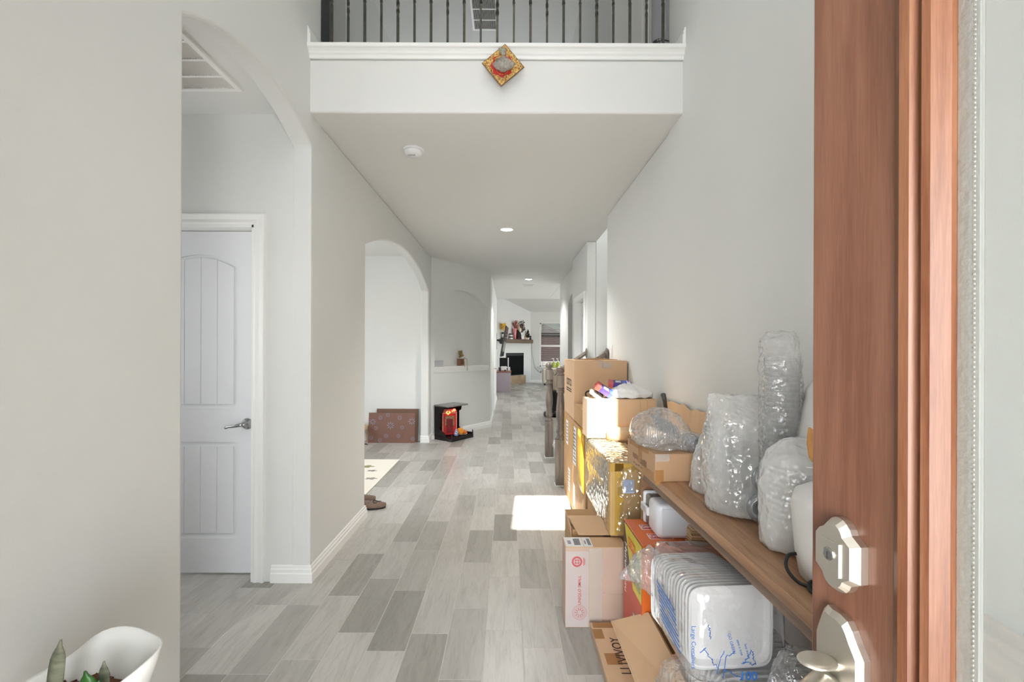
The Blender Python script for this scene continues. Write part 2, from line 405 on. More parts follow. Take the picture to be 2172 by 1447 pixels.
for i, (x, y) in enumerate(cand):
    o = p0 if i == 0 else dup(p0, floor)
    o.location = (x, y, 0)
bm = nb()
for x, y in rest: plank_bm(bm, x, y)
o = obj('floor_planks_beyond', bm, PLANK, floor, local=True); o['kind'] = 'stuff'

# ---- left wall with its two arches
bm = nb()
pts = [(-0.2, 0), (1.609, 0)] + arch_pts(1.609, 2.65, 2.55, 0.145, 20) + [(2.65, 0), (3.665, 0)] + \
      arch_pts(3.665, 6.6, 2.21, 0.27, 24) + [(6.6, 0), (6.80, 0), (6.80, H), (2.79, H), (2.79, UP), (-0.2, UP)]
prism(bm, pts, 0, XL, XL-0.117)
struct('wall_left', bm, WALL, bevel=0.016, seg=3)
# ---- passage (behind the first arch) and dining room walls
bm = nb()
prism(bm, [(-3.3, 0), (-2.235, 0), (-2.235, 2.09), (-1.472, 2.09), (-1.472, 0), (XL-0.001, 0), (XL-0.001, H), (-3.3, H)], 1, 2.652, 2.77)
struct('wall_passage', bm, WALL)
struct('wall_passage_near', bx(-3.3, XL-0.117, 1.49, 1.609, 0, H), WALL)
struct('wall_passage_end', bx(-3.42, -3.3, 1.49, 2.77, 0, H), WALL)
struct('wall_dining_back', bx(-4.52, XL-0.117, 6.72, 6.84, 0, H), WALL)
bm = nb(); bm_box(bm, -4.52, -4.4, 2.77, 3.6, 0, H); bm_box(bm, -4.52, -4.4, 5.8, 6.72, 0, H); bm_box(bm, -4.52, -4.4, 3.6, 5.8, 0, 0.5); bm_box(bm, -4.52, -4.4, 3.6, 5.8, 2.35, H)
struct('wall_dining_side', bm, WALL)
struct('wall_dining_near', bx(-4.52, -3.3, 2.65, 2.77, 0, H), WALL)
w2 = struct('window_2', bx(-4.50, -4.42, 3.6, 5.8, 1.40, 1.46), TRIM)
bm = nb()
for y in (3.6, 4.67, 5.74): bm_box(bm, -4.50, -4.42, y, y+0.06, 0.5, 2.35)
bm_box(bm, -4.50, -4.42, 3.6, 5.8, 0.5, 0.55); bm_box(bm, -4.50, -4.42, 3.6, 5.8, 2.3, 2.35)
obj('window_frame', bm, TRIM, w2)
# ---- diagonal wall with arched niche
A = Vector((XL, 6.80, 0)); B = Vector((-0.307, 7.97, 0)); dv = (B-A); LEN = dv.length; ang = math.atan2(dv.y, dv.x)
def on_diag(s, d, z): return A + dv.normalized()*s + Vector((dv.y, -dv.x, 0)).normalized()*d + Vector((0, 0, z))
niche = struct('wall_niche', None, loc=A, rotz=ang)       # local x along the wall, local -y into the hall
s0, s1, zs, zsp, rise = 0.075, 1.355, 1.085, 2.08, 0.235
bm = nb()
bm_box(bm, 0, LEN, 0, 0.10, 0, zs); bm_box(bm, 0, s0, 0, 0.10, zs, H); bm_box(bm, s1, LEN, 0, 0.10, zs, H)
prism(bm, arch_pts(s0, s1, zsp, rise, 20) + [(s1, H), (s0, H)], 1, 0, 0.10)
bm_box(bm, 0, LEN, 0.10, 0.2, 0, H)
obj('niche_wall', bm, WALL, niche, local=True)
bm = nb(); sweep(bm, [(0, 0), (0, -0.085), (0.012, -0.085), (0.014, -0.06), (0.024, -0.045), (0.024, -0.02), (0.036, -0.018), (0.036, 0)], [(s0-0.01, 0, zs), (s1+0.01, 0, zs)], (0, 0, 1))
bm_box(bm, s0, s1, -0.036, 0.10, zs, zs+0.006)
obj('niche_sill', bm, TRIM, niche, local=True)
# ---- hall left wall further in, header and living room shell
struct('wall_hall_left', bx(-0.43, -0.307, 7.97, 12.4, 0, H), WALL)
struct('wall_living_left', bx(-0.55, -0.40, 12.4, 16.8, 0, 4.6), WALL)
struct('wall_living_header', bx(-0.55, 6.0, 12.28, 12.4, H, 4.8), WALL)
FA, FB = Vector((-0.40, 16.8, 0)), Vector((0.925, 18.5, 0))
fl = (FB-FA).length; fang = math.atan2((FB-FA).y, (FB-FA).x)
wf = struct('wall_fireplace', None, loc=FA, rotz=fang)
fs0, fs1 = 0.56, 1.66
bm = nb(); bm_box(bm, 0, fs0, 0, 0.15, 0, 4.6); bm_box(bm, fs1, fl, 0, 0.15, 0, 4.6); bm_box(bm, fs0, fs1, 0, 0.15, 1.20, 4.6); bm_box(bm, fs0, fs1, 0, 0.15, 0, 0.34)
obj('chimney_breast', bm, WALL, wf, local=True)
obj('corner_trim', bx(fl-0.05, fl, -0.012, 0.0, 0, 1.62), TRIM, wf, local=True)
# back wall with window
wx0, wx1, wz0, wz1 = 1.31, 2.25, 0.64, 2.43
bm = nb(); bm_box(bm, 0.80, wx0, 18.5, 18.65, 0, 3.0); bm_box(bm, wx1, 6.0, 18.5, 18.65, 0, 3.0); bm_box(bm, wx0, wx1, 18.5, 18.65, 0, wz0); bm_box(bm, wx0, wx1, 18.5, 18.65, wz1, 3.0)
struct('wall_living_back', bm, WALL)
bm = nb(); bm_box(bm, 6.0, 6.15, 12.4, 13.4, 0, 5); bm_box(bm, 6.0, 6.15, 17.8, 18.65, 0, 5); bm_box(bm, 6.0, 6.15, 13.4, 17.8, 0, 0.5); bm_box(bm, 6.0, 6.15, 13.4, 17.8, 2.5, 5)
struct('wall_living_right', bm, WALL)
bm = nb(); prism(bm, [(12.28, 4.62), (18.66, 2.84), (18.66, 2.94), (12.28, 4.72)], 0, -0.56, 6.15)
struct('ceiling_living', bm, CEIL)
# ---- right side
bm = nb(); prism(bm, [(-0.2, 0), (4.63, 0), (4.63, H), (2.87, H), (2.87, UP), (-0.2, UP)], 0, XR, XR+0.12)
struct('wall_right', bm, WALL, bevel=0.016, seg=3)
struct('wall_stair_near', bx(XR+0.12, 4.2, 4.51, 4.63, 0, UP), WALL)
struct('wall_stair_far', bx(1.12, 4.2, 5.75, 5.87, 0, UP), WALL)
struct('wall_stair_end', bx(4.2, 4.32, 4.51, 5.87, 0, UP), WALL)
DY0, DY1 = 5.93, 6.70
bm = nb(); prism(bm, [(5.75, 0), (DY0, 0), (DY0, 2.06), (DY1, 2.06), (DY1, 0), (7.04, 0), (7.04, H), (5.75, H)], 0, 1.0, 1.12)
struct('wall_hall_right', bm, WALL, bevel=0.012)
bm = nb(); prism(bm, [(7.04, 0), (7.2, 0)] + arch_pts(7.2, 8.2, 2.15, 0.16, 12) + [(8.2, 0), (9.46, 0), (9.46, H), (7.04, H)], 0, 1.09, 1.21)
struct('wall_hall_right_far', bm, WALL)
struct('wall_kitchen_near', bx(1.21, 4.6, 9.34, 9.46, 0, H), WALL)
struct('wall_closet', bx(1.21, 2.4, 8.9, 9.0, 0, H), WALL); struct('wall_closet_side', bx(2.4, 2.5, 5.87, 9.0, 0, H), WALL)
struct('wall_kitchen_side', bx(4.5, 4.62, 9.46, 12.4, 0, H), WALL)
# ---- ceilings and the upper storey
bm = nb()
prism(bm, [(2.63, H), (2.63, 3.05), (12.28, 3.05), (12.28, H)], 0, XL-0.117, 1.13)
struct('ceiling', bm, CEIL, bevel=0.012, seg=3)
struct('ceiling_right', bx(1.13, 4.62, 5.76, 12.28, H, 3.05), CEIL)
struct('ceiling_passage', bx(-3.42, XL-0.118, 1.49, 2.77, H, 3.05), CEIL)
struct('ceiling_dining', bx(-4.52, XL-0.118, 2.77, 6.84, H, 3.05), CEIL)
struct('ceiling_upper', bx(-2.7, 4.32, -0.35, 8.1, UP, UP+0.1), CEIL)
struct('wall_upper_back', bx(-2.7, 4.32, 8.0, 8.12, 3.05, UP), WALL)
struct('wall_upper_left', bx(-2.7, -2.58, 2.6, 8.0, 3.05, UP), WALL)
struct('wall_upper_left_near', bx(-2.6, XL-0.117, 2.66, 2.78, 3.05, UP), WALL)
struct('wall_upper_shade_block', bx(-1.80, -1.64, 4.55, 8.0, 3.05, UP), WALL)  # added wall block; its shaded face gives the dark strip behind the bars
bm = nb(); bm_box(bm, 0.875, 1.20, 3.86, 3.98, 3.05, UP); bm_box(bm, 1.20, 1.98, 3.86, 3.98, 5.22, UP); bm_box(bm, 1.98, 2.4, 3.86, 3.98, 3.05, UP)
struct('wall_upper_right', bm, WALL)
bm = nb(); bm_box(bm, 0.875, 0.995, 3.98, 8.0, 3.05, UP)
struct('wall_upper_right_return', bm, WALL)
struct('wall_upper_landing', bx(XR+0.121, 2.4, 2.64, 2.76, 3.05, UP), WALL)
struct('wall_upper_landing_side', bx(2.4, 2.52, 2.64, 4.51, 3.05, UP), WALL)
struct('floor_upper_landing', bx(1.131, 2.4, 2.64, 4.505, 2.95, 3.115), CARPETU)
# ---- front wall with the door way and the window above
bm = nb()
for b in ((XL-0.12, -0.44, 0, UP), (0.56, XR+0.12, 0, UP), (-0.44, 0.56, 2.12, 3.267), (-0.44, -0.203, 3.267, 4.10), (0.50, 0.56, 3.267, 4.10), (-0.44, 0.56, 4.10, UP)):
    bm_box(bm, b[0], b[1], -0.35, -0.2, b[2], b[3])
struct('wall_front', bm, WALL)
bm = nb()
for b in ((-0.47, -0.425, 0, 2.12), (0.535, 0.58, 0, 2.12), (-0.47, 0.58, 2.105, 2.17)): bm_box(bm, b[0], b[1], -0.36, -0.185, b[2], b[3])
struct('trim_4', bm, TRIM, label='white frame round the front door way')
w3 = struct('window_3', None, loc=(0.2, -0.2, 3.2), label='window high above the front door')
bm = nb()
for b in ((-0.27, -0.205, 3.20, 4.17), (0.502, 0.57, 3.20, 4.17), (-0.27, 0.57, 3.20, 3.262), (-0.27, 0.57, 4.105, 4.17)): bm_box(bm, b[0], b[1], -0.2, -0.183, b[2], b[3])
obj('window_frame', bm, TRIM, w3)
porch = mat('porch_concrete', srgb(190, 186, 178), 0.85, vary=0.15, vscale=3)
struct('porch_floor', bx(-3, 3, -5, -0.35, -0.25, -0.02), porch, label='pale concrete porch slab outside the front door')
struct('porch_roof', bx(-3, 3, -3.4, -0.36, 2.62, 2.8), TRIM, label='white porch roof over the front door')
# ---- mouldings
BASEP = [(0, 0), (0.017, 0), (0.017, 0.052), (0.012, 0.058), (0.012, 0.076), (0.007, 0.082), (0.007, 0.094), (0.0, 0.10)]
def baseboard(name, path, flip=False):
    bm = nb(); sweep(bm, BASEP, [(x, y, 0) for x, y in path], (0, 0, 1), flip)
    return struct(name, bm, TRIM)
baseboard('baseboard_left', [(-1.38, 2.652), (XL+0.001, 2.652), (XL, 3.665), (XL-0.117, 3.665)])
baseboard('baseboard_jamb', [(XL-0.117, 6.6), (XL, 6.6), (XL, 6.80), (-0.307, 7.97), (-0.307, 9.25)])
baseboard('baseboard_hall', [(-0.307, 10.3), (-0.307, 12.4)])
baseboard('baseboard_dining', [(-4.4, 6.72), (XL-0.117, 6.72)])
baseboard('baseboard_near', [(XL, -0.2), (XL, 1.609)])
baseboard('baseboard_right', [(XR, -0.2), (XR, 4.63)], True)
baseboard('baseboard_hall_right', [(1.0, 6.78), (1.0, 7.04), (1.09, 7.04), (1.09, 7.2)], True)
baseboard('baseboard_hall_right_far', [(1.09, 8.2), (1.09, 9.46)], True)
baseboard('baseboard_living', [(0.925, 18.5), (6.0, 18.5)])
# balcony ledge moulding
bm = nb()
sweep(bm, [(0, 0), (0.012, 0.0), (0.014, 0.018), (0.024, 0.024), (0.024, 0.036), (0.034, 0.046), (0.046, 0.05), (0.046, 0.072), (0, 0.072)],
      [(XL-0.02, 2.63, 3.048), (XR+0.02, 2.63, 3.048)], (0, 0, 1))
bm_box(bm, XL-0.02, XR+0.02, 2.62, 2.90, 3.05, 3.12)
struct('trim_1', bm, TRIM, label='white moulded ledge along the balcony front', bevel=0.004)
for i, (sx, x) in enumerate(((1, XL), (-1, XR))):
    bm = nb(); sweep(bm, [(a, b*0.98) for a, b in BASEP], [(x, 2.59, 3.12), (x, 2.80, 3.12)], (0, 0, 1), sx < 0)
    struct('trim_%d' % (i+2), bm, TRIM, label='short white skirting end above the balcony ledge')
# ---- doors
CASP = [(0, 0), (0.0, 0.012), (0.012, 0.016), (0.03, 0.010), (0.055, 0.018), (0.062, 0.018), (0.066, 0.0)]
def casing(parent, w, h, y=0.0):
    """architrave round an opening w x h whose lower left is the local origin, facing -y"""
    bm = nb(); sweep(bm, CASP, [(0, y, 0), (0, y, h), (w, y, h), (w, y, 0)], (0, -1, 0), True)
    return obj('casing', bm, TRIM, parent, local=True)
def panel_door(name, loc, rotz, w, h, label, handle_side=1, lever=True, depth=0.08):
    d = struct(name, None, loc=loc, rotz=rotz, label=label)
    casing(d, w, h)
    bm = nb(); bm_box(bm, -0.0, 0.014, -0.006, 0.11, 0, h); bm_box(bm, w-0.014, w, -0.006, 0.11, 0, h); bm_box(bm, 0, w, -0.006, 0.11, h-0.014, h)
    obj('jamb', bm, TRIM, d, local=True)
    x0, x1, z0, z1 = 0.017, w-0.017, 0.012, h-0.018; f, g = depth, depth+0.009
    st = 0.125; ax0, ax1 = x0+st, x1-st
    lr0, lr1 = 0.80, 1.0; br = 0.22; top0 = z1-0.20; rise = 0.06
    bm = nb()
    bm_box(bm, x0, x1, g, g+0.03, z0, z1)
    bm_box(bm, x0, ax0, f, g, z0, z1); bm_box(bm, ax1, x1, f, g, z0, z1)
    bm_box(bm, ax0, ax1, f, g, z0, br); bm_box(bm, ax0, ax1, f, g, lr0, lr1)
    prism(bm, arch_pts(ax0, ax1, top0, rise, 12) + [(ax1, z1), (ax0, z1)], 1, f, g)
    leaf = obj('leaf', bm, DOORW, d, local=True)
    m = 0.028
    for k, (a, b) in enumerate(((br+m, lr0-m), (lr1+m, top0-m*0.6))):
        bm = nb(); n = 4; pw = (ax1-ax0-2*m)/n
        for i in range(n):
            xa = ax0+m+i*pw; xb = xa+pw-0.0012
            if k == 0: bm_box(bm, xa, xb, f+0.002, g, a, b)
            else:
                cxm = (ax0+ax1)/2; wd = (ax1-ax0-2*m)/2
                zt = lambda x: b + rise*(1-((x-cxm)/wd)**2)
                xm = (xa+xb)/2
                prism(bm, [(xa, a), (xb, a), (xb, zt(xb)), (xm, zt(xm)), (xa, zt(xa))], 1, f+0.002, g)
        obj('panel', bm, DOORW, d, local=True, bevel=0.0012, seg=1)
    if lever:
        hx = x1-0.068 if handle_side > 0 else x0+0.068
        hz = 0.912; s = -1 if handle_side > 0 else 1
        bm = nb(); lathe(bm, [(0.034, 0), (0.034, 0.003), (0.030, 0.010), (0.018, 0.014), (0.014, 0.03), (0.012, 0.05)], n=28)
        bmesh.ops.transform(bm, matrix=Matrix.Translation((hx, f, hz)) @ Matrix.Rotation(PI/2, 4, 'X'), verts=bm.verts[:])
        tube(bm, [(hx, f-0.045, hz), (hx+s*0.02, f-0.05, hz-0.001), (hx+s*0.05, f-0.052, hz-0.008), (hx+s*0.085, f-0.050, hz-0.012), (hx+s*0.105, f-0.044, hz-0.018), (hx+s*0.112, f-0.04, hz-0.016)],
             [0.012, 0.011, 0.008, 0.0065, 0.008, 0.004], 12)
        obj('door_handle', bm, CHROME, d, local=True, smooth=True)
        obj('strike_plate', bx(x1-0.002, x1+0.004, f-0.003, f+0.01, hz-0.03, hz+0.03), CHROME, d, local=True)
    return d
panel_door('door_1', (-2.222, 2.652, 0), 0, 0.737, 2.09, 'white two-panel arched door with lever handle inside the first arch', 1)
panel_door('door_2', (1.0, DY1, 0), -PI/2, DY1-DY0, 2.06, 'white panelled closet door beyond the stairs', -1)
panel_door('door_3', (1.20, 3.86, 3.12), 0, 0.78, 2.08, 'white upstairs door with round knob behind the balcony bars', -1)
d4 = struct('door_4', None, loc=(-0.307, 9.32, 0), rotz=PI/2, label='white narrow door in the hall wall past the niche')
casing(d4, 0.86, 2.06)
obj('leaf', bx(0.0, 0.86, -0.004, 0.0, 0.01, 2.06), DOORW, d4, local=True)
bm = nb(); bm_box(bm, 0.12, 0.74, -0.009, -0.004, 0.2, 0.85); bm_box(bm, 0.12, 0.74, -0.009, -0.004, 1.05, 1.9)
obj('panel', bm, DOORW, d4, local=True, bevel=0.003, seg=1)
bm = nb(); sphere(bm, (0.80, -0.05, 0.93), 0.028); bm_box(bm, 0.79, 0.81, -0.05, 0, 0.92, 0.94); obj('door_knob', bm, NICKEL, d4, local=True, smooth=True)
# ------------------------------------------------------------------ fixtures of the building
# ---- balcony railing
rail = thing('balcony_railing', 'dark iron balcony railing of plain and twisted bars above the white ledge', 'railing', (0, 2.72, 3.12))
def baluster(z_t0, z_t1, top):
    bm = nb(); s = 0.0072; rings = []; n = 60
    zs = [0, z_t0] + [z_t0+(z_t1-z_t0)*i/n for i in range(1, n)] + [z_t1, top]
    for z in zs:
        t = min(1, max(0, (z-z_t0)/(z_t1-z_t0))); a = t*4*PI
        rings.append([bm.verts.new((s*math.sqrt(2)*math.cos(a+PI/4+k*PI/2), s*math.sqrt(2)*math.sin(a+PI/4+k*PI/2), z)) for k in range(4)])
    for P, Q in zip(rings, rings[1:]):
        for k in range(4): bm.faces.new([P[k], P[(k+1) % 4], Q[(k+1) % 4], Q[k]])
    bm.faces.new(rings[0][::-1]); bm.faces.new(rings[-1]); return bm
ba = obj('baluster', baluster(0.245, 0.62, 0.93), IRON, rail, local=True)
bb = obj('baluster', baluster(0.315, 0.55, 0.93), IRON, rail, local=True)
ua = ub = False
for i in range(21):
    x = -1.065 + i*0.09955
    tw = (i % 3 == 1)
    src = ba if tw else bb
    if (tw and ua) or (not tw and ub): o = dup(src, rail)
    else: o = src
    if tw: ua = True
    else: ub = True
    o.location = (x, 0, 0)
    o.scale = (0.85 if i % 2 else 1.0,)*2 + (1,)
bm = nb(); sweep(bm, [(-0.03, 0), (0.03, 0), (0.034, 0.025), (0.02, 0.05), (-0.02, 0.05), (-0.034, 0.025)], [(XL+0.02, 2.72, 4.04), (XR-0.02, 2.72, 4.04)], (0, 0, 1))
RAILW = wood('grey_stained_wood', srgb(140, 128, 116), srgb(88, 78, 70), 8, (1, 1, 0.08), 0.4)
obj('handrail', bm, RAILW, rail)
# ---- upstairs return grille
def grille(name, label, x0, x1, y0, y1, z, group=None, divs=3):
    g = thing(name, label, 'air vent', ((x0+x1)/2, (y0+y1)/2, z), group=group)
    f = 0.025; bm = nb()
    bm_box(bm, x0, x1, y0, y0+f, z-0.012, z); bm_box(bm, x0, x1, y1-f, y1, z-0.012, z); bm_box(bm, x0, x0+f, y0+f, y1-f, z-0.012, z); bm_box(bm, x1-f, x1, y0+f, y1-f, z-0.012, z)
    obj('frame', bm, TRIM, g)
    for k in range(1, divs):
        y = y0+(y1-y0)*k/divs; obj('divider', bx(x0+f, x1-f, y-0.007, y+0.007, z-0.011, z-0.001), TRIM, g)
    bm = nb(); n = int((x1-x0-2*f)/0.0125)
    for i in range(n):
        x = x0+f+(i+0.5)*(x1-x0-2*f)/n
        prism(bm, [(x-0.0030, z-0.0095), (x-0.0022, z-0.0100), (x+0.0022, z-0.002), (x+0.0014, z-0.0015)], 1, y0+f, y1-f)
    o = obj('louvers', bm, TRIM, g); o['kind'] = 'stuff'
    obj('backing', bx(x0+f*0.5, x1-f*0.5, y0+f*0.5, y1-f*0.5, z-0.0012, z-0.0004), mat('vent_dark', srgb(90, 88, 84), 0.9, vary=0.2), g)
    return g
grille('ceiling_grille', 'white return air grille on the upstairs ceiling behind the bars', -0.475, -0.143, 5.25, 6.0, UP, divs=4)
grille('ceiling_grille', 'large white return air grille on the ceiling inside the first arch', -2.05, -1.41, 1.75, 2.40, H, divs=5)
grille('ceiling_register', 'small white ceiling register beyond the second downlight', 0.30, 0.56, 9.62, 9.78, H, divs=2)
# ---- smoke detector
sd = thing('smoke_detector', 'round white smoke detector on the hall ceiling', 'smoke detector', (-0.655, 3.12, H))
bm = nb(); lathe(bm, [(0.072, 0), (0.072, -0.008), (0.066, -0.012)], n=32); obj('base', bm, PLASTIC, sd, local=True, smooth=False)
bm = nb(); lathe(bm, [(0.064, -0.011), (0.064, -0.020), (0.058, -0.034), (0.048, -0.040)], n=32); cov = obj('cover', bm, PLASTIC, sd, local=True, smooth=True)
bm = nb()
for i in range(9): bm_box(bm, -0.035+i*0.006, -0.032+i*0.006, -0.02, 0.004, -0.0408, -0.040)
obj('vent_slots', bm, mat('grey_slot', srgb(150, 150, 146), 0.8, vary=0.1), cov, local=True)
bm = nb(); lathe(bm, [(0.010, -0.0398), (0.010, -0.0425)], cx=0.02, n=16); obj('test_button', bm, PLASTIC, cov, local=True)
# ---- recessed lights
LENS = mat('lamp_lens', (1.0, 0.93, 0.82, 1), 0.5, emit=9.0)
def downlight(x, y, z, label, energy, tilt=0.0):
    t = thing('recessed_light', label, 'ceiling light', (x, y, z), group='recessed lights along the hall')
    bm = nb(); lathe(bm, [(0.066, -0.001), (0.088, -0.001), (0.088, -0.006), (0.070, -0.010), (0.066, -0.003)], n=32, caps=False); obj('trim_ring', bm, TRIM, t, local=True, smooth=True)
    bm = nb(); lathe(bm, [(0.069, -0.0005), (0.069, -0.0035)], n=32); obj('lens', bm, LENS, t, local=True)
    l = light('recessed_lamp', 'SPOT', (0, 0, -0.03), energy, (1.0, 0.985, 0.965), (0, 0, -1), radius=0.06, spot=math.radians(126))
    l.parent = t
    return t
downlight(-0.016, 5.18, H, 'bright round recessed light in the hall ceiling nearest the balcony', 52)
downlight(0.405, 8.88, H, 'second round recessed light in the hall ceiling above the register', 28)
downlight(0.72, 14.2, 4.62-(14.2-12.28)*0.279, 'farthest small recessed light on the sloped living room ceiling', 40)
# ---- added foyer pendant, unseen above the frame, as fill for the two-storey entry
pd = thing('added_pendant', 'added unseen pendant lamp with frosted glass shade high in the entry', 'lamp', (0.0, 1.2, UP))
bm = nb(); lathe(bm, [(0.06, 0), (0.06, -0.02), (0.006, -0.03), (0.006, -0.55)], n=20); obj('rod', bm, NICKEL, pd, local=True)
bm = nb(); lathe(bm, [(0.03, -0.52), (0.10, -0.56), (0.17, -0.66), (0.19, -0.76), (0.17, -0.80)], n=28, caps=False); obj('shade', bm, mat('frosted_glass', (0.95, 0.93, 0.88, 1), 0.5, vary=0.03), pd, local=True, smooth=True, solid=0.004)
bm = nb(); sphere(bm, (0, 0, -0.68), 0.045); obj('bulb', bm, mat('bulb_glow', (1, 0.92, 0.8, 1), 0.5, emit=20), pd, local=True, smooth=True)
pl = light('pendant_fill', 'POINT', (0, 0, -0.95), 3.6, (1.0, 0.99, 0.97), radius=0.12); pl.parent = pd  # added fill point below the shade
# ---- light switch
sw = thing('light_switch', 'white rocker light switch on the right wall above the big carton', 'light switch', (XR, 4.40, 1.35))
obj('plate', bx(XR-0.006, XR, 4.36, 4.44, 1.292, 1.408, bevel=0.002), PLASTIC, sw)
obj('rocker', bx(XR-0.011, XR-0.005, 4.383, 4.417, 1.316, 1.384, bevel=0.002), TRIM, sw)
# ---- staircase
stair = struct('stairs', None, loc=(0.6, 5.19, 0), label='grey carpeted stairs rising behind the newel posts')
CARPET = mat('grey_carpet', srgb(186, 181, 174), 0.95, vary=0.15, vscale=60, bump=0.3, bscale=300)
for i in range(13):
    x0 = 0.585 + i*0.262; yn = 4.50 if i < 2 else 4.635
    if i < 2: yn = 4.47 if x0 < 1.0 else 4.635
    if x0 < 1.0: yn = 4.50
    bm = nb(); bm_box(bm, x0, 4.19, (4.66 if x0 < 1 else 4.635), (5.68 if x0 < 1 else 5.745), max(0, 0.183*i-0.02), 0.183*(i+1))
    bm_box(bm, x0-0.022, x0+0.03, (4.66 if x0 < 1 else 4.635), (5.68 if x0 < 1 else 5.745), 0.183*(i+1)-0.03, 0.183*(i+1)+0.001)
    obj('step', bm, CARPET, stair, bevel=0.008)
for y0, y1 in ((4.515, 4.66), (5.68, 5.79)):
    bm = nb(); bm_box(bm, 0.600, 0.995, y0, y1, 0, 0.183); bm_box(bm, 0.575, 0.995, y0-0.012, y1, 0.183, 0.205); bm_box(bm, 0.86, 0.995, y0, y1, 0.205, 0.37)
    obj('stringer', bm, TRIM, stair)
def newel(x, y, label):
    t = thing('newel_post', label, 'post', (x, y, 0), group='newel posts of the stairs')
    obj('base_block', bx(-0.05, 0.05, -0.05, 0.05, 0, 0.46, bevel=0.004), RAILW, t, local=True)
    bm = nb(); lathe(bm, [(0.045, 0.455), (0.05, 0.47), (0.038, 0.49), (0.032, 0.505), (0.044, 0.525), (0.047, 0.545), (0.036, 0.57), (0.040, 0.585), (0.034, 0.60), (0.045, 0.68), (0.046, 0.74), (0.034, 0.88), (0.030, 0.92), (0.042, 0.935), (0.042, 0.95), (0.034, 0.96), (0.045, 0.985)], n=24)
    obj('turned_shaft', bm, RAILW, t, local=True, smooth=True)
    obj('upper_block', bx(-0.046, 0.046, -0.046, 0.046, 0.98, 1.105, bevel=0.004), RAILW, t, local=True)
    bm = nb(); lathe(bm, [(0.036, 1.10), (0.044, 1.112), (0.030, 1.125), (0.044, 1.145), (0.048, 1.165), (0.036, 1.188), (0.012, 1.196)], n=24)
    obj('cap', bm, RAILW, t, local=True, smooth=True)
    obj('shoe', bx(-0.056, 0.056, -0.056, 0.056, 0, 0.008), TRIM, t, local=True)
newel(0.535, 4.566, 'grey turned newel post beside the stacked cartons')
newel(0.527, 5.735, 'slender grey turned newel post farther down the hall')
def handrail(y, label, extra=False):
    t = thing('stair_handrail', label, 'handrail', (0.57, y, 1.04), group='stair handrails')
    a, b = Vector((0.585, y, 1.045)), Vector((0.988, y, 1.318))
    bm = nb(); sweep(bm, [(-0.028, -0.02), (0.028, -0.02), (0.032, 0.0), (0.02, 0.026), (-0.02, 0.026), (-0.032, 0.0)], [a, b], (-0.56, 0, 0.83)); obj('rail', bm, RAILW, t)
    bm = nb(); lathe(bm, [(0.062, 0), (0.062, 0.006), (0.05, 0.012)], n=24)
    bmesh.ops.transform(bm, matrix=Matrix.Translation((1.0, y, 1.32)) @ Matrix.Rotation(-PI/2, 4, 'Y'), verts=bm.verts[:]); obj('rosette', bm, RAILW, t)
    for x in (0.68, 0.80, 0.92):
        obj('baluster', bx(x-0.006, x+0.006, y-0.006, y+0.006, 0.2 if x < 0.85 else 0.37, 1.035+(x-0.575)*0.68-0.02), IRON, t)
handrail(5.735, 'grey stair handrail ending in a round plate beside the closet door')
handrail(4.566, 'grey stair handrail meeting the end of the right wall')
bm = nb(); sweep(bm, [(-0.025, -0.02), (0.025, -0.02), (0.028, 0.0), (0.018, 0.022), (-0.018, 0.022), (-0.028, 0.0)], [(1.16, 5.68, 1.28), (3.0, 5.68, 2.56)], (-0.56, 0, 0.83))
tag(obj('wall_handrail', bm, RAILW), 'upper wall handrail running up inside the stairwell', 'handrail', 'stair handrails')
bm = nb()
for x in (1.5, 2.4): bm_box(bm, x, x+0.02, 5.68, 5.75, 1.28+(x-1.16)*0.696-0.06, 1.28+(x-1.16)*0.696-0.02)
# ------------------------------------------------------------------ front door, standing open
DH, DW, DT = 2.05, 0.885, 0.045
FD = thing('front_door', 'mahogany front door standing open with a tall ribbed glass panel and nickel lock', 'door', (0.444, 0.66, 0.012), math.radians(-85))
MAHOG = wood('mahogany', srgb(140, 98, 78), srgb(112, 72, 54), 9, (1, 1, 0.05), 0.32, 0.04)
MAHOGL = wood('mahogany_edge', srgb(132, 90, 66), srgb(100, 58, 36), 14, (1, 1, 0.05), 0.35, 0.10)
gz0, gz1, gx0, gx1 = 0.62, 1.92, 0.182, DW-0.182
bm = nb(); bm_box(bm, 0, 0.132, 0, DT, 0, DH); obj('stile', bm, MAHOG, FD, local=True, bevel=0.003)
bm = nb(); bm_box(bm, DW-0.132, DW, 0, DT, 0, DH); obj('stile', bm, MAHOG, FD, local=True, bevel=0.003)
for a, b in ((0, 0.22), (0.50, 0.57), (1.97, DH)):
    obj('door_rail', bx(0.132, DW-0.132, 0, DT, a, b), MAHOG, FD, local=True, bevel=0.002)
obj('lower_panel', bx(0.132, DW-0.132, 0.012, DT-0.012, 0.22, 0.50), MAHOG, FD, local=True, bevel=0.003)
mold = [(0.0, -0.004), (0.012, -0.012), (0.022, -0.010), (0.026, -0.002), (0.030, -0.002), (0.034, -0.008), (0.042, -0.006), (0.050, 0.010), (0.050, 0.030), (0.0, 0.030)]
path = [(0.132, 0, 0.57), (0.132, 0, 1.97), (DW-0.132, 0, 1.97), (DW-0.132, 0, 0.57), (0.132, 0, 0.57)]
bm = nb()
for i in range(4):
    p, q = Vector(path[i]), Vector(path[i+1]); sweep(bm, mold, [p, q], (0, 1, 0), True)
obj('glazing_bead', bm, MAHOGL, FD, local=True)
GLASSR = mat('ribbed_glass', srgb(190, 195, 192), 0.35, trans=0.0, alpha=0.32, spec=0.4)
bm = nb(); n = 320; za, zb = 0.57, 1.97
xs = [gx0+0.022 + (gx1-gx0-0.044)*i/n for i in range(n+1)]
f0 = []
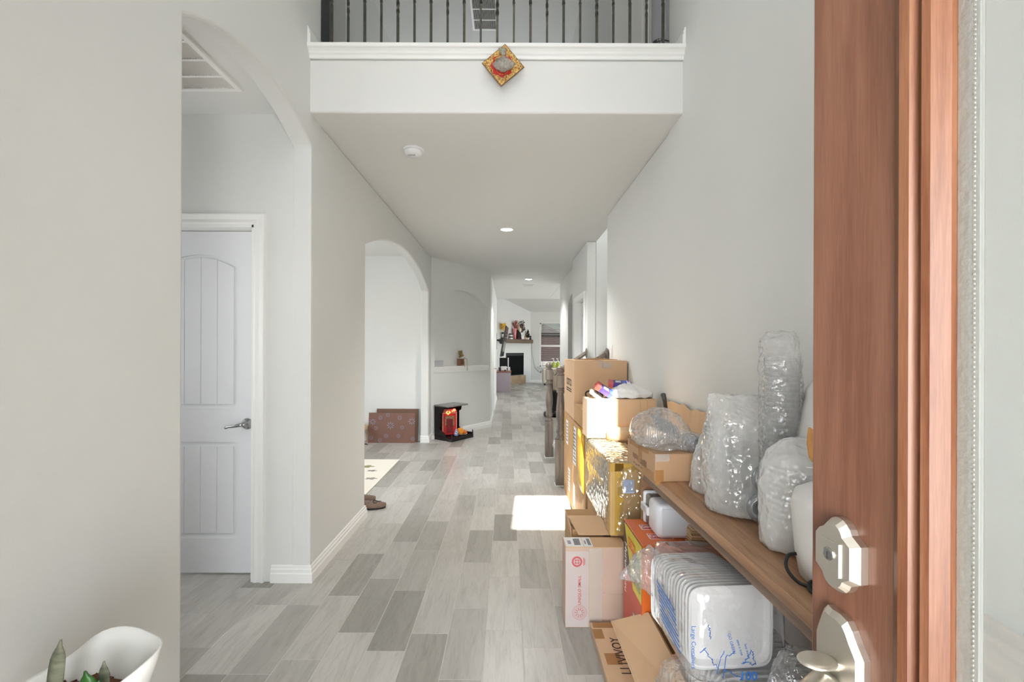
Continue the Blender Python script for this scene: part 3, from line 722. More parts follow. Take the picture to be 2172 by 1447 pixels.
for i, x in enumerate(xs):
    y = 0.018 + (0.00012 if i % 2 else 0.0); f0.append((bm.verts.new((x, y, za)), bm.verts.new((x, y, zb))))
for P, Q in zip(f0, f0[1:]): bm.faces.new([P[0], Q[0], Q[1], P[1]])
obj('glass_pane', bm, GLASSR, FD, local=True, solid=0.006)
BEV = mat('bevelled_glass', srgb(176, 178, 172), 0.12, alpha=0.55, spec=0.9, bump=0.15, bscale=120)
for a, b in ((gx0-0.001, gx0+0.022), (gx1-0.022, gx1+0.001)):
    bm = nb(); bm_box(bm, a, b, 0.016, 0.023, za, zb); obj('bevelled_strip', bm, BEV, FD, local=True, bevel=0.002)
bm = nb()
for i in range(int((zb-za)/0.005)):
    z = za+i*0.005; bm_box(bm, gx0+0.0168, gx0+0.0180, 0.0148, 0.016, z, z+0.0022)
o = obj('beaded_caming', bm, mat('caming', srgb(200, 202, 198), 0.3, metal=0.5, vary=0.1), FD, local=True); o['kind'] = 'stuff'
# lock plates (outlines in local x,z)
def plate(bm, outline, cx, cz, y0, y1, y2, inset=0.82):
    A = [bm.verts.new((cx+x, y0, cz+z)) for x, z in outline]; Bv = [bm.verts.new((cx+x, y1, cz+z)) for x, z in outline]
    Cv = [bm.verts.new((cx+x*inset, y2, cz+z*(1-(1-inset)*0.8))) for x, z in outline]; n = len(outline)
    for P, Q in ((A, Bv), (Bv, Cv)):
        for i in range(n): bm.faces.new([P[i], P[(i+1) % n], Q[(i+1) % n], Q[i]])
    bm.faces.new(Cv)
w, hh = 0.036, 0.047
ol = [(w, -0.024), (w, 0.024)] + [(w*0.62*math.cos(a)+0.0, 0.026+0.024*math.sin(a)) for a in [PI*k/10 for k in range(1, 10)]] + [(-w, 0.024), (-w, -0.024)] + [(-w*0.62*math.cos(a), -0.026-0.024*math.sin(a)) for a in [PI*k/10 for k in range(1, 10)]]
db = obj('deadbolt', (lambda b: (plate(b, [(x*0.94, z*0.98) for x, z in ol], 0.060, 1.087, 0, -0.010, -0.020), b)[1])(nb()), NICKEL, FD, local=True, smooth=False)
obj('key_cover', bx(0.044, 0.074, -0.0225, -0.019, 1.062, 1.106, bevel=0.0008), NICKEL, db, local=True)
bm = nb(); lathe(bm, [(0.0085, 0), (0.0085, 0.002), (0.007, 0.0025)], n=20); bmesh.ops.transform(bm, matrix=Matrix.Translation((0.058, -0.0222, 1.088)) @ Matrix.Rotation(PI/2, 4, 'X'), verts=bm.verts[:]); obj('key_cylinder', bm, CHROME, db, local=True)
obj('key_slot', bx(0.0573, 0.0587, -0.0252, -0.0245, 1.0815, 1.0905), INK, db, local=True)
hp = [(0.037, -0.20), (0.037, 0.018), (0.033, 0.024), (0.026, 0.034), (0.019, 0.046), (0.012, 0.054), (0.0, 0.057), (-0.012, 0.056), (-0.02, 0.058), (-0.026, 0.050), (-0.034, 0.028), (-0.037, 0.018), (-0.037, -0.20)]
hs = obj('handle_plate', (lambda b: (plate(b, hp, 0.061, 0.952, 0, -0.009, -0.016, 0.85), b)[1])(nb()), NICKEL, FD, local=True)
bm = nb(); sphere(bm, (0.060, -0.040, 0.948), 0.024, 0.8, 1.05, 0.22, 20, 12); tube(bm, [(0.061, 0, 0.940), (0.060, -0.02, 0.942), (0.060, -0.035, 0.944)], [0.009, 0.008, 0.008], 10)
obj('thumb_latch', bm, NICKEL, hs, local=True, smooth=True)
bm = nb(); tube(bm, [(0.061, -0.01, 0.905), (0.061, -0.030, 0.912), (0.061, -0.046, 0.90), (0.061, -0.054, 0.86), (0.061, -0.054, 0.78), (0.061, -0.045, 0.70), (0.061, -0.01, 0.68)], [0.018, 0.022, 0.022, 0.017, 0.015, 0.014, 0.016], 14)
obj('pull_grip', bm, NICKEL, hs, local=True, smooth=True)
bm = nb()
for z in (0.25, 1.0, 1.8): tube(bm, [(DW+0.006, DT-0.004, z-0.05), (DW+0.006, DT-0.004, z+0.05)], 0.007, 10)
obj('hinges', bm, NICKEL, FD, local=True)
# ------------------------------------------------------------------ red and gold diamond charm on the balcony front
zc, xc = 2.985, -0.032
dm = thing('diamond_charm', 'red and gold diamond paper charm with a clear sachet, stuck on the balcony front', 'wall charm', (xc, 2.578, zc))
GOLD = mat('gold_print', srgb(222, 186, 104), 0.35, metal=0.35, col2=srgb(120, 60, 30), vscale=140)
REDP = mat('red_paper', srgb(196, 24, 18), 0.5, vary=0.25, vscale=40)
def diamond(k, y0, y1, rot=0.09, sx=1.0, sz=1.0):
    bm = nb(); pts = []
    for a in range(4):
        t = PI/2*a + PI/2 - rot; pts.append((xc + 0.122*k*math.cos(t)*sx, zc + 0.122*k*math.sin(t)*sz))
    prism(bm, pts, 1, y0, y1); return bm
obj('border', diamond(1.0, 2.576, 2.580), mat('brown_border', srgb(120, 84, 48), 0.5, vary=0.2, vscale=90), dm)
obj('gold_field', diamond(0.955, 2.5745, 2.577), GOLD, dm)
bm = nb(); m2 = []
for i in range(32):
    a = 2*PI*i/32; r = 0.062*(1+0.10*math.cos(8*a)); m2.append((xc-0.006+r*math.cos(a), zc-0.004+r*math.sin(a)))
prism(bm, m2, 1, 2.573, 2.5755); obj('red_field', bm, REDP, dm)
disc_ring('gold_ring', (xc-0.004, 2.5728, zc-0.02), (1, 0, 0), (0, 0, 1), 0.034, 0.037, GOLD, dm)
SACH = mat('sachet_film', srgb(190, 190, 178), 0.12, alpha=0.55, vary=0.4, vscale=60, spec=0.9, bump=0.5, bscale=70)
bm = nb(); loft(bm, spread([(xc, 2.555, zc-0.048, 0.012, 0.010), (xc+0.003, 2.552, zc-0.034, 0.045, 0.02), (xc+0.005, 2.550, zc-0.012, 0.068, 0.022), (xc+0.004, 2.552, zc+0.010, 0.045, 0.018), (xc+0.002, 2.556, zc+0.030, 0.020, 0.012), (xc, 2.560, zc+0.042, 0.007, 0.006), (xc-0.002, 2.560, zc+0.060, 0.016, 0.008), (xc-0.004, 2.562, zc+0.085, 0.024, 0.008)], 3), n=28, power=2, amp=0.003, freq=60, seed=3)
obj('sachet', bm, SACH, dm, smooth=True)
bm = nb(); tube(bm, [(xc-0.05, 2.565, zc+0.018), (xc-0.03, 2.560, zc+0.033), (xc+0.0, 2.553, zc+0.037)], 0.006, 8); obj('ribbon', bm, GOLD, dm, smooth=True)

# ------------------------------------------------------------------ left side: dining room things, shrine, niche things
DARKCARD = mat('brown_printed_carton', srgb(124, 88, 74), 0.6, vary=0.06)
FLOWINK = mat('grey_blue_print', srgb(140, 140, 160), 0.6, vary=0.1)
bb0 = thing('flat_carton', 'brown cardboard carton printed with blue flowers leaning by the arch', 'box', (-1.69, 6.55, 0))
bm = nb(); prism(bm, [(6.555, 0), (6.575, 0), (6.615, 0.43), (6.595, 0.43)], 0, -2.02, -1.345); obj('front_panel', bm, DARKCARD, bb0)
bm = nb(); prism(bm, [(6.60, 0), (6.64, 0), (6.71, 0.475), (6.69, 0.475)], 0, -1.93, -1.315); obj('back_panel', bm, mat('brown_carton_back', srgb(112, 84, 66), 0.7, vary=0.08), bb0)
obj('tape_strip', bx(-2.02, -1.345, 6.585, 6.588, 0.285, 0.288), INK, bb0)
nf = Vector((0, -1, 0.093)).normalized(); upf = Vector((0, 0.093, 1)).normalized()
def flower(px, pz, r):
    c = Vector((px, 6.555+0.04*pz/0.43, pz)); bm = nb()
    for k in range(8):
        a = PI/4*k; d = Vector((math.cos(a), 0, 0)) + upf*math.sin(a); s = Vector((-math.sin(a), 0, 0)) + upf*math.cos(a)
        p0, p1, p2 = c+d*r*0.22, c+d*r*0.65, c+d*r
        bm.faces.new([bm.verts.new(q + nf*0.0012) for q in (p0, p1+s*r*0.13, p2, p1-s*r*0.13)])
    obj('flower_print', bm, FLOWINK, bb0)
for px, pz, r in ((-1.70, 0.25, 0.06), (-1.85, 0.36, 0.036), (-1.96, 0.30, 0.05), (-1.74, 0.40, 0.036), (-1.57, 0.36, 0.036), (-1.39, 0.31, 0.058), (-1.53, 0.22, 0.034), (-1.91, 0.21, 0.034), (-1.76, 0.10, 0.036), (-1.58, 0.10, 0.034), (-1.85, 0.04, 0.034), (-1.37, 0.06, 0.036), (-1.98, 0.07, 0.034)): flower(px, pz, r)
PM = mat('play_mat_foam', srgb(238, 232, 218), 0.7, vary=0.02)
pm = thing('play_mat', 'cream foam play mat with leaf prints on the dining floor', 'mat', (-2.2, 4.6, 0))
obj('pad', bx(-3.2, -1.318, 3.2, 5.54, 0, 0.012, bevel=0.004), PM, pm)
LEAFP = mat('olive_print', srgb(160, 158, 110), 0.7, vary=0.2); GREYP = mat('grey_print', srgb(150, 144, 132), 0.7, vary=0.2)
for (x, y, r, m3) in ((-1.62, 5.20, 0.10, LEAFP), (-1.50, 5.02, 0.06, GREYP), (-1.42, 4.72, 0.07, GREYP), (-1.47, 4.40, 0.06, GREYP), (-1.62, 4.55, 0.07, LEAFP), (-1.75, 4.95, 0.09, LEAFP)):
    bm = nb(); pts = []
    for i in range(20):
        a = 2*PI*i/20; q = r*(0.55+0.45*abs(math.cos(2.5*a))); pts.append((x+q*math.cos(a), y+q*0.6*math.sin(a)))
    prism(bm, pts, 2, 0.0118, 0.0126); obj('leaf_print', bm, m3, pm)
SLIP = mat('slipper_brown', srgb(128, 108, 94), 0.85, vary=0.12, vscale=30); SOLE = mat('slipper_sole', srgb(30, 27, 26), 0.8, vary=0.2)
def slipper(loc, rz, label, prt):
    t = thing('slipper', label, 'slipper', loc, rz, 'slippers by the dining arch')
    def outline(k): return [(0.13*math.cos(a)*k*(1.0), (0.052+0.008*math.cos(a))*math.sin(a)*k) for a in [2*PI*i/28 for i in range(28)]]
    bm = nb(); prism(bm, outline(1.0), 2, 0, 0.016); obj('sole', bm, SOLE, t, local=True, bevel=0.003)
    bm = nb(); rings = []
    for i in range(9):                              # domed upper over the toe half
        x = -0.065+0.195*i/8; ww = 0.054*math.sqrt(max(0.02, 1-max(0, (x-0.03)/0.105)**2)); hgt = 0.050*(1-0.5*(i/8)**2)
        rings.append([bm.verts.new((x, ww*math.cos(a), 0.014+hgt*math.sin(a))) for a in [PI*k/10 for k in range(11)]])
    for P, Q in zip(rings, rings[1:]):
        for k in range(10): bm.faces.new([P[k], P[k+1], Q[k+1], Q[k]])
    bm.faces.new(rings[-1]); obj('upper', bm, SLIP, t, local=True, smooth=True, solid=0.004)
    bm = nb(); prism(bm, outline(0.93), 2, 0.015, 0.022); obj('footbed', bm, SLIP, t, local=True)
    if prt:
        bm = nb()
        for cx, cy, q in ((0.045, -0.012, 0.020), (0.065, 0.018, 0.022)):
            tube(bm, [(cx+q*math.cos(a), cy+q*math.sin(a), 0.014+0.050*(1-0.5*((cx+q*math.cos(a)+0.065)/0.195)**2)*math.sqrt(max(0.05, 1-((cy+q*math.sin(a))/0.054)**2))+0.003) for a in [2*PI*i/16 for i in range(15)]], 0.003, 6)
        tube(bm, [(-0.01, -0.035, 0.052), (0.0, 0.0, 0.063), (-0.005, 0.03, 0.056)], 0.003, 6)
        obj('stitched_emblem', bm, SOLE, t, local=True, smooth=True)
slipper((-1.175, 3.88, 0), math.radians(8), 'brown slipper with black stitched emblem poking past the wall corner', True)
slipper((-1.30, 4.0, 0.0125), math.radians(15), 'brown slipper half hidden behind the dining arch corner', False)
# small low table and cable at the far left of the dining arch
st = thing('low_stool', 'pale low stool edge behind the flowered carton', 'stool', (-2.15, 6.5, 0))
bm = nb(); bm_box(bm, -2.35, -2.03, 6.42, 6.68, 0.20, 0.24); obj('seat', bm, CARD3, st)
for x in (-2.33, -2.07):
    for y in (6.44, 6.64): obj('leg', bx(x, x+0.025, y, y+0.025, 0, 0.2), CARD3, st)
bm = nb(); tube(bm, [(-2.06+0.08*math.cos(a), 6.40+0.05*math.sin(a), 0.006) for a in [2*PI*i/18 for i in range(16)]], 0.006, 6)
tag(obj('cable', bm, BLACK, smooth=True), 'thin black cable coiled on the floor by the flowered carton', 'cable')

# ---- household shrine
LACQ = mat('black_lacquer', srgb(14, 8, 10), 0.3, col2=srgb(24, 6, 14), vscale=6)
SHR = thing('household_shrine', 'black lacquered shrine cabinet with open red altar standing against the niche wall', 'shrine', on_diag(0.262, 0.022, 0), ang)
W2 = 0.205
bm = nb(); bm_box(bm, -W2, W2, -0.28, -0.0, 0, 0.045); obj('base', bm, LACQ, SHR, local=True, bevel=0.004)
bm = nb(); bm_box(bm, -W2, W2, -0.02, 0, 0.045, 0.50); obj('back_board', bm, LACQ, SHR, local=True)
for sx in (-1, 1):
    bm = nb(); prism(bm, [(-0.24, 0.045), (-0.0, 0.045), (0.0, 0.50), (-0.19, 0.50), (-0.17, 0.42), (-0.10 if sx < 0 else -0.13, 0.40), (-0.10 if sx < 0 else -0.13, 0.16), (-0.2, 0.11)], 0, sx*W2-0.012*sx, sx*W2)
    obj('side_board', bm, LACQ, SHR, local=True)
bm = nb(); bm_box(bm, -W2-0.015, W2+0.015, -0.30, 0, 0.50, 0.522); obj('top_board', bm, mat('shrine_top', srgb(120, 120, 116), 0.25, vary=0.06), SHR, local=True, bevel=0.004)
bm = nb()
bm_box(bm, -W2-0.01, W2+0.07, -0.36, -0.27, 0, 0.035); bm_box(bm, -W2, W2+0.06, -0.36, -0.35, 0.035, 0.058)
for k in range(12): bm_box(bm, -W2+0.038*k, -W2+0.038*k+0.008, -0.36, -0.35, 0.058, 0.066+0.010*(k % 2))
bm_box(bm, W2+0.055, W2+0.065, -0.36, -0.10, 0.0, 0.08); bm_box(bm, W2, W2+0.06, -0.35, -0.10, 0.0, 0.03)
obj('railing_tray', bm, LACQ, SHR, local=True)
bm = nb(); tube(bm, [(W2+0.06, -0.355, 0.0), (W2+0.06, -0.355, 0.12)], [0.012, 0.007], 10); obj('finial', bm, LACQ, SHR, local=True); bm = nb(); tube(bm, [(-W2, -0.355, 0.0), (-W2, -0.355, 0.12)], [0.012, 0.007], 10); obj('finial', bm, LACQ, SHR, local=True)
REDL = mat('red_lacquer', srgb(196, 30, 30), 0.4, vary=0.25, vscale=30)
AM = Matrix.Translation((-0.02, -0.13, 0)) @ Matrix.Rotation(math.radians(-36), 4, 'Z') @ Matrix.Translation((0.055, 0.02, 0))
al = obj('altar_panel', bx(-0.17, 0.06, -0.045, -0.021, 0.06, 0.40), REDL, SHR, local=True); al.matrix_basis = AM
bm = nb(); prism(bm, [(-0.17, 0.40), (0.06, 0.40), (0.05, 0.43), (-0.16, 0.43)], 1, -0.06, -0.021); bm_box(bm, -0.15, 0.04, -0.055, -0.021, 0.43, 0.45); obj('altar_crown', bm, mat('red_pink_carving', srgb(224, 96, 92), 0.5, vary=0.6, vscale=50), al, local=True)
bm = nb()
for x0, x1, z0, z1 in ((-0.165, -0.155, 0.07, 0.40), (0.045, 0.055, 0.07, 0.40), (-0.165, 0.055, 0.385, 0.395)): bm_box(bm, x0, x1, -0.05, -0.045, z0, z1)
obj('gold_border', bm, mat('pale_gold', srgb(220, 190, 150), 0.4, metal=0.3, vary=0.4, vscale=60), al, local=True)
obj('tablet', bx(-0.125, 0.015, -0.049, -0.045, 0.20, 0.345), mat('gold_grey_print', srgb(170, 150, 110), 0.5, col2=srgb(90, 70, 50), vscale=60), al, local=True)
obj('tablet_panel', bx(-0.105, -0.005, -0.051, -0.049, 0.09, 0.30), mat('dark_red_print', srgb(150, 20, 26), 0.5, col2=srgb(60, 14, 14), vscale=70), al, local=True)
LED = mat('red_glow', (1.0, 0.06, 0.03, 1), 0.5, emit=4.0); LEDO = mat('orange_glow', (1.0, 0.35, 0.05, 1), 0.5, emit=3.0)
bm = nb(); sphere(bm, (0.01, -0.07, 0.435), 0.022, 1, 0.6, 1); sphere(bm, (-0.02, -0.07, 0.42), 0.012); obj('red_lamp', bm, LED, al, local=True, smooth=True)
bm = nb(); tube(bm, [(-0.09, -0.062, 0.42), (-0.11, -0.062, 0.405), (-0.08, -0.062, 0.37), (-0.05, -0.062, 0.405), (-0.07, -0.062, 0.42)], 0.006, 8); obj('heart_lamp', bm, LEDO, al, local=True, smooth=True)
sh = Matrix.Translation(on_diag(0.262, 0.022, 0)) @ Matrix.Rotation(ang, 4, 'Z')
def at_shrine(x, y, z): return sh @ Vector((x, y, z))
ORANGE = mat('orange_peel', srgb(238, 156, 40), 0.45, vary=0.12, vscale=20, bump=0.15, bscale=300)
bm = nb(); lathe(bm, [(0.02, 0.0), (0.05, 0.002), (0.085, 0.016), (0.09, 0.022), (0.086, 0.022), (0.05, 0.006), (0.0005, 0.005)], n=28, caps=False)
o = obj('fruit_plate', bm, mat('plate_ceramic', srgb(236, 226, 208), 0.25, vary=0.05)); o.location = at_shrine(0.13, -0.25, 0.0465); tag(o, 'round white plate holding fruit on the shrine tray', 'plate')
for (x, y, r, z, lab) in ((0.095, -0.25, 0.057, 0.0535, 'big orange on the left of the shrine fruit plate'), (0.175, -0.235, 0.034, 0.0605, 'small mandarin at the back of the shrine fruit plate'), (0.165, -0.29, 0.028, 0.0565, 'smallest mandarin at the front of the shrine fruit plate')):
    t = thing('orange', lab, 'orange', at_shrine(x, y, z), group='fruit on the shrine plate')
    bm = nb(); sphere(bm, (0, 0, r*0.94), r, 1, 1, 0.94, 20, 14); obj('peel', bm, ORANGE if r > 0.05 else mat('mandarin_peel', srgb(226, 112, 28), 0.45, vary=0.12, vscale=20, bump=0.1, bscale=300), t, local=True, smooth=True)
    bm = nb(); lathe(bm, [(0.004, r*1.86), (0.004, r*1.92)], n=8); obj('stem', bm, mat('stem_green', srgb(90, 100, 40), 0.7, vary=0.2), t, local=True)
bm = nb(); lathe(bm, [(0.012, 0), (0.030, 0.004), (0.034, 0.03), (0.030, 0.055), (0.020, 0.068), (0.022, 0.075), (0.012, 0.10), (0.003, 0.115)], n=24)
o = obj('incense_jar', bm, mat('blue_white_china', srgb(225, 228, 240), 0.2, col2=srgb(40, 60, 170), vscale=45), smooth=True); o.location = at_shrine(0.0, -0.255, 0.0465); tag(o, 'blue and white china incense jar inside the shrine', 'jar')
# ---- things in the niche
t = thing('white_niche_box', 'plain pale box at the left end of the niche shelf', 'box', on_diag(0.19, -0.055, zs+0.006), ang)
obj('body', bx(-0.10, 0.10, -0.03, 0.03, 0, 0.085, bevel=0.004), mat('pale_grey_card', srgb(182, 182, 184), 0.6, vary=0.04), t, local=True); obj('lid', bx(-0.103, 0.103, -0.033, 0.033, 0.062, 0.09, bevel=0.003), mat('pale_grey_lid', srgb(188, 188, 190), 0.6, vary=0.04), t, local=True)
t = thing('golden_figurine', 'small golden tree ornament with hanging tassel on the niche shelf', 'ornament', on_diag(0.70, -0.03, zs+0.006), ang)
BRZ = mat('gilded_metal', srgb(168, 140, 84), 0.35, metal=0.6, vary=0.5, vscale=70)
bm = nb(); bm_box(bm, -0.055, 0.055, -0.03, 0.03, 0, 0.02)
for x in (-0.05, -0.02, 0.02, 0.05): bm_box(bm, x-0.006, x+0.006, -0.028, 0.028, 0.02, 0.10)
bm_box(bm, -0.06, 0.06, -0.03, 0.03, 0.10, 0.115); obj('pavilion', bm, mat('old_rose_wood', srgb(140, 96, 76), 0.5, vary=0.3, vscale=40), t, local=True)
bm = nb(); random.seed(3)
for k in range(16):
    a = random.random()*2*PI; r = 0.05*random.random(); z = 0.14+0.10*random.random(); sphere(bm, (r*math.cos(a)*(1.3-(z-0.14)*5), r*0.5*math.sin(a), z), 0.018, u=8, v=6)
obj('gilt_crown', bm, BRZ, t, local=True, smooth=True)
bm = nb(); tube(bm, [(0.03, -0.05, 0.13), (0.055, -0.085, 0.11), (0.065, -0.085, 0.05), (0.065, -0.085, -0.08)], 0.005, 6); tube(bm, [(0.0, -0.05, 0.10), (0.0, -0.085, 0.06), (0.0, -0.085, -0.02)], 0.004, 6); obj('tassel', bm, mat('tassel_gold', srgb(190, 160, 120), 0.6, vary=0.2), t, local=True, smooth=True)

# ------------------------------------------------------------------ potted plant in the near left corner
pst = thing('plant_stand', 'white low plant stand under the curvy pot', 'plant stand', (-0.895, 0.93, 0))
bm = nb(); lathe(bm, [(0.15, 0.50), (0.16, 0.505), (0.16, 0.525), (0.15, 0.53)], n=28); obj('top', bm, TRIM, pst, local=True)
for k in range(3):
    a = PI/6+2*PI/3*k; bm = nb(); tube(bm, [(0.15*math.cos(a), 0.15*math.sin(a), 0), (0.11*math.cos(a), 0.11*math.sin(a), 0.505)], 0.012, 10); obj('leg', bm, TRIM, pst, local=True)
pot = thing('plant_pot', 'white wavy rimmed plant pot with a young snake plant', 'plant pot', (-0.895, 0.93, 0.5325), math.radians(-8))
POTW = mat('white_pot_plastic', srgb(238, 238, 234), 0.3, vary=0.05, vscale=9)
def pot_skin(inner):
    bm = nb(); n = 56; R = []
    prof = [(0.40, 0.0), (0.62, 0.05), (0.82, 0.10), (0.94, 0.14), (1.0, 0.165)]
    for k, (f, z) in enumerate(prof):
        ring = []
        for i in range(n):
            a = 2*PI*i/n; c, s = math.cos(a), math.sin(a)
            t2 = k/(len(prof)-1)
            rim = 0.034*max(0, math.cos(a-0.75))**1.2*t2**2 - 0.062*max(0, math.cos(a-3.5))**1.5*t2**2 + 0.006*math.sin(4*a+0.6)*t2**2 + 0.006*math.exp(-((a-1.9)/0.5)**2)*t2**2
            rr = (0.140+0.014*math.cos(2*(a-0.5))+0.004*math.sin(5*a))*f*(0.965 if inner else 1)
            ring.append(bm.verts.new((rr*c*1.06, rr*s*0.85, z + rim*1.0 + (0.004 if inner and k == 0 else 0))))
        R.append(ring)
    for P, Q in zip(R, R[1:]):
        for i in range(n): bm.faces.new([P[i], P[(i+1) % n], Q[(i+1) % n], Q[i]])
    bm.faces.new(R[0][::-1]); return bm
o = obj('pot', pot_skin(False), POTW, pot, local=True, smooth=True, solid=0.005)
BARK = mat('bark_chips', srgb(104, 62, 38), 0.8, vary=0.6, vscale=40); BARK2 = mat('dark_soil', srgb(44, 26, 18), 0.95, vary=0.4, vscale=60)
bm = nb(); lathe(bm, [(0.104, 0.072), (0.098, 0.089), (0.06, 0.093), (0.002, 0.095)], n=28, caps=False); obj('soil', bm, BARK2, pot, local=True)
random.seed(11); bm = nb()
for k in range(150):
    a = random.random()*2*PI; r = 0.100*math.sqrt(random.random()); L2 = 0.008+0.012*random.random()
    M3 = Matrix.Translation((r*math.cos(a), r*math.sin(a)*0.86, 0.094+0.009*random.random())) @ Matrix.Rotation(random.random()*PI, 4, 'Z') @ Matrix.Rotation((random.random()-.5)*1.6, 4, 'X') @ Matrix.Rotation((random.random()-.5)*1.2, 4, 'Y')
    vs2 = bm_box(bm, -L2, L2, -L2*0.4, L2*0.4, -0.0016, 0.0016); bmesh.ops.transform(bm, matrix=M3, verts=vs2)
o = obj('bark_mulch', bm, BARK, pot, local=True); o['kind'] = 'stuff'
def leaf(p, h, wd, lean, m4, tw=0.3, curl=0.0):
    bm = nb(); n = 12; prev = None
    for i in range(n+1):
        t = i/n; ww = wd*(0.75+0.5*math.sin(PI*min(1, t*1.05)))*(1 if t < 0.8 else max(0.15, (1-t)/0.2))
        c = Vector((p[0]+lean[0]*t*t, p[1]+lean[1]*t*t, p[2]+h*t)); a = tw*t*3
        d = Vector((math.cos(a), math.sin(a), 0))*ww; q = Vector((-math.sin(a), math.cos(a), 0))*ww*0.25
        cur = [bm.verts.new(c-d+q), bm.verts.new(c), bm.verts.new(c+d+q)]
        if prev:
            for k in range(2): bm.faces.new([prev[k], prev[k+1], cur[k+1], cur[k]])
        prev = cur
    return obj('leaf', bm, m4, pot, local=True, smooth=True, solid=0.0025)
LG = mat('snake_leaf_green', srgb(58, 112, 44), 0.4, col2=srgb(24, 60, 24), vscale=18, stretch=(1, 1, 4)); LO = mat('grey_olive_leaf', srgb(128, 130, 110), 0.6, col2=srgb(88, 92, 76), vscale=16, stretch=(1, 1, 5))
leaf((0.012, -0.045, 0.11), 0.158, 0.0125, (0.022, 0.0), LO, 0.1)
leaf((0.070, -0.02, 0.10), 0.092, 0.013, (-0.012, 0.0), LG, 0.15); leaf((0.080, -0.03, 0.10), 0.085, 0.014, (0.022, 0.0), LG, 0.2); leaf((0.078, -0.04, 0.10), 0.070, 0.013, (0.004, -0.01), LG, 0.1); leaf((0.074, 0.0, 0.10), 0.10, 0.009, (0.004, 0.0), LO, 0.1)
# ------------------------------------------------------------------ right side: cartons, shelf and packages
def carton(name, label, x0, x1, y0, y1, z0, z1, m, rotz=0.0, tape=TAPE, seam='x', group=None, flaps=True, tape_down=0.06):
    cx, cy = (x0+x1)/2, (y0+y1)/2; hx2, hy2, h = (x1-x0)/2, (y1-y0)/2, z1-z0
    t = thing(name, label, 'box', (cx, cy, z0), rotz, group)
    obj('body', bx(-hx2, hx2, -hy2, hy2, 0, h-0.004, bevel=0.003), m, t, local=True)
    if flaps:
        if seam == 'x':
            obj('top_flap', bx(-hx2, hx2, -hy2, -0.002, h-0.004, h), m, t, local=True); obj('top_flap', bx(-hx2, hx2, 0.002, hy2, h-0.004, h), m, t, local=True)
            if tape:
                bm = nb(); bm_box(bm, -hx2-0.001, hx2+0.001, -0.024, 0.024, h, h+0.0008)
                for s in (-1, 1): bm_box(bm, s*hx2-0.001, s*hx2+0.001, -0.024, 0.024, h-tape_down, h)
                obj('packing_tape', bm, tape, t, local=True)
        else:
            obj('top_flap', bx(-hx2, -0.002, -hy2, hy2, h-0.004, h), m, t, local=True); obj('top_flap', bx(0.002, hx2, -hy2, hy2, h-0.004, h), m, t, local=True)
            if tape:
                bm = nb(); bm_box(bm, -0.024, 0.024, -hy2-0.001, hy2+0.001, h, h+0.0008)
                for s in (-1, 1): bm_box(bm, -0.024, 0.024, s*hy2-0.001, s*hy2+0.001, h-tape_down, h)
                obj('packing_tape', bm, tape, t, local=True)
    return t
RX, UZ = (1, 0, 0), (0, 0, 1)
LFR = (0, -1, 0)                                     # reading direction on faces that look to -x
# tall cartons against the wall by the stairs
M1 = carton('tall_carton', 'tall taped carton with paper labels under the big moving box', 0.555, 1.0, 3.74, 4.44, 0, 0.77, CARD2, seam='y')
for y, z, w, h in ((4.20, 0.60, 0.13, 0.22), (4.06, 0.20, 0.12, 0.2)):
    d = decal('paper_label', (0.555, y, z), LFR, UZ, w, h, PAPER, M1)
    for k in range(6): decal('print_line', (0.554, y, z+h*0.36-k*h*0.14), LFR, UZ, w*(0.75 if k % 2 else 0.5), h*0.04, INK, M1, lift=0.0012)
decal('yellow_tape', (0.555, 4.41, 0.60), LFR, UZ, 0.05, 0.33, YTAPE, M1)
M2 = carton('tall_carton', 'yellow taped carton with a white shipping label beside the wrapped box', 0.535, 1.0, 3.10, 3.735, 0, 0.77, CARD2, seam='y', tape=YTAPE)
decal('paper_label', (0.535, 3.60, 0.60), LFR, UZ, 0.15, 0.30, PAPER, M2)
for k in range(9): decal('print_line', (0.534, 3.60, 0.72-k*0.03), LFR, UZ, 0.11 if k % 3 else 0.07, 0.009, INK, M2, lift=0.0012)
decal('yellow_tape', (0.535, 3.69, 0.66), LFR, UZ, 0.07, 0.20, YTAPE, M2)
decal('paper_label', (0.535, 3.62, 0.20), LFR, UZ, 0.10, 0.18, PAPER, M2)
t = thing('padded_envelope', 'bright yellow padded envelope hanging down the side of the cartons', 'envelope', (0.53, 3.28, 0.36))
bm = nb(); rings = []
for i in range(9):
    z = 0.36+0.42*i/8; b2 = 0.012*math.sin(PI*i/8)
    rings.append([bm.verts.new(p) for p in ((0.531, 3.14, z), (0.528-b2, 3.20, z), (0.527-b2*1.2, 3.28, z), (0.528-b2, 3.36, z), (0.531, 3.42, z))])
for P, Q in zip(rings, rings[1:]):
    for k in range(4): bm.faces.new([P[k], P[k+1], Q[k+1], Q[k]])
obj('sleeve', bm, YTAPE, t, smooth=True, solid=0.005)
bm = nb(); prism(bm, [(0.525, 0.772), (0.60, 0.7725), (0.60, 0.778), (0.525, 0.778)], 1, 3.14, 3.42); obj('flap', bm, YTAPE, t)
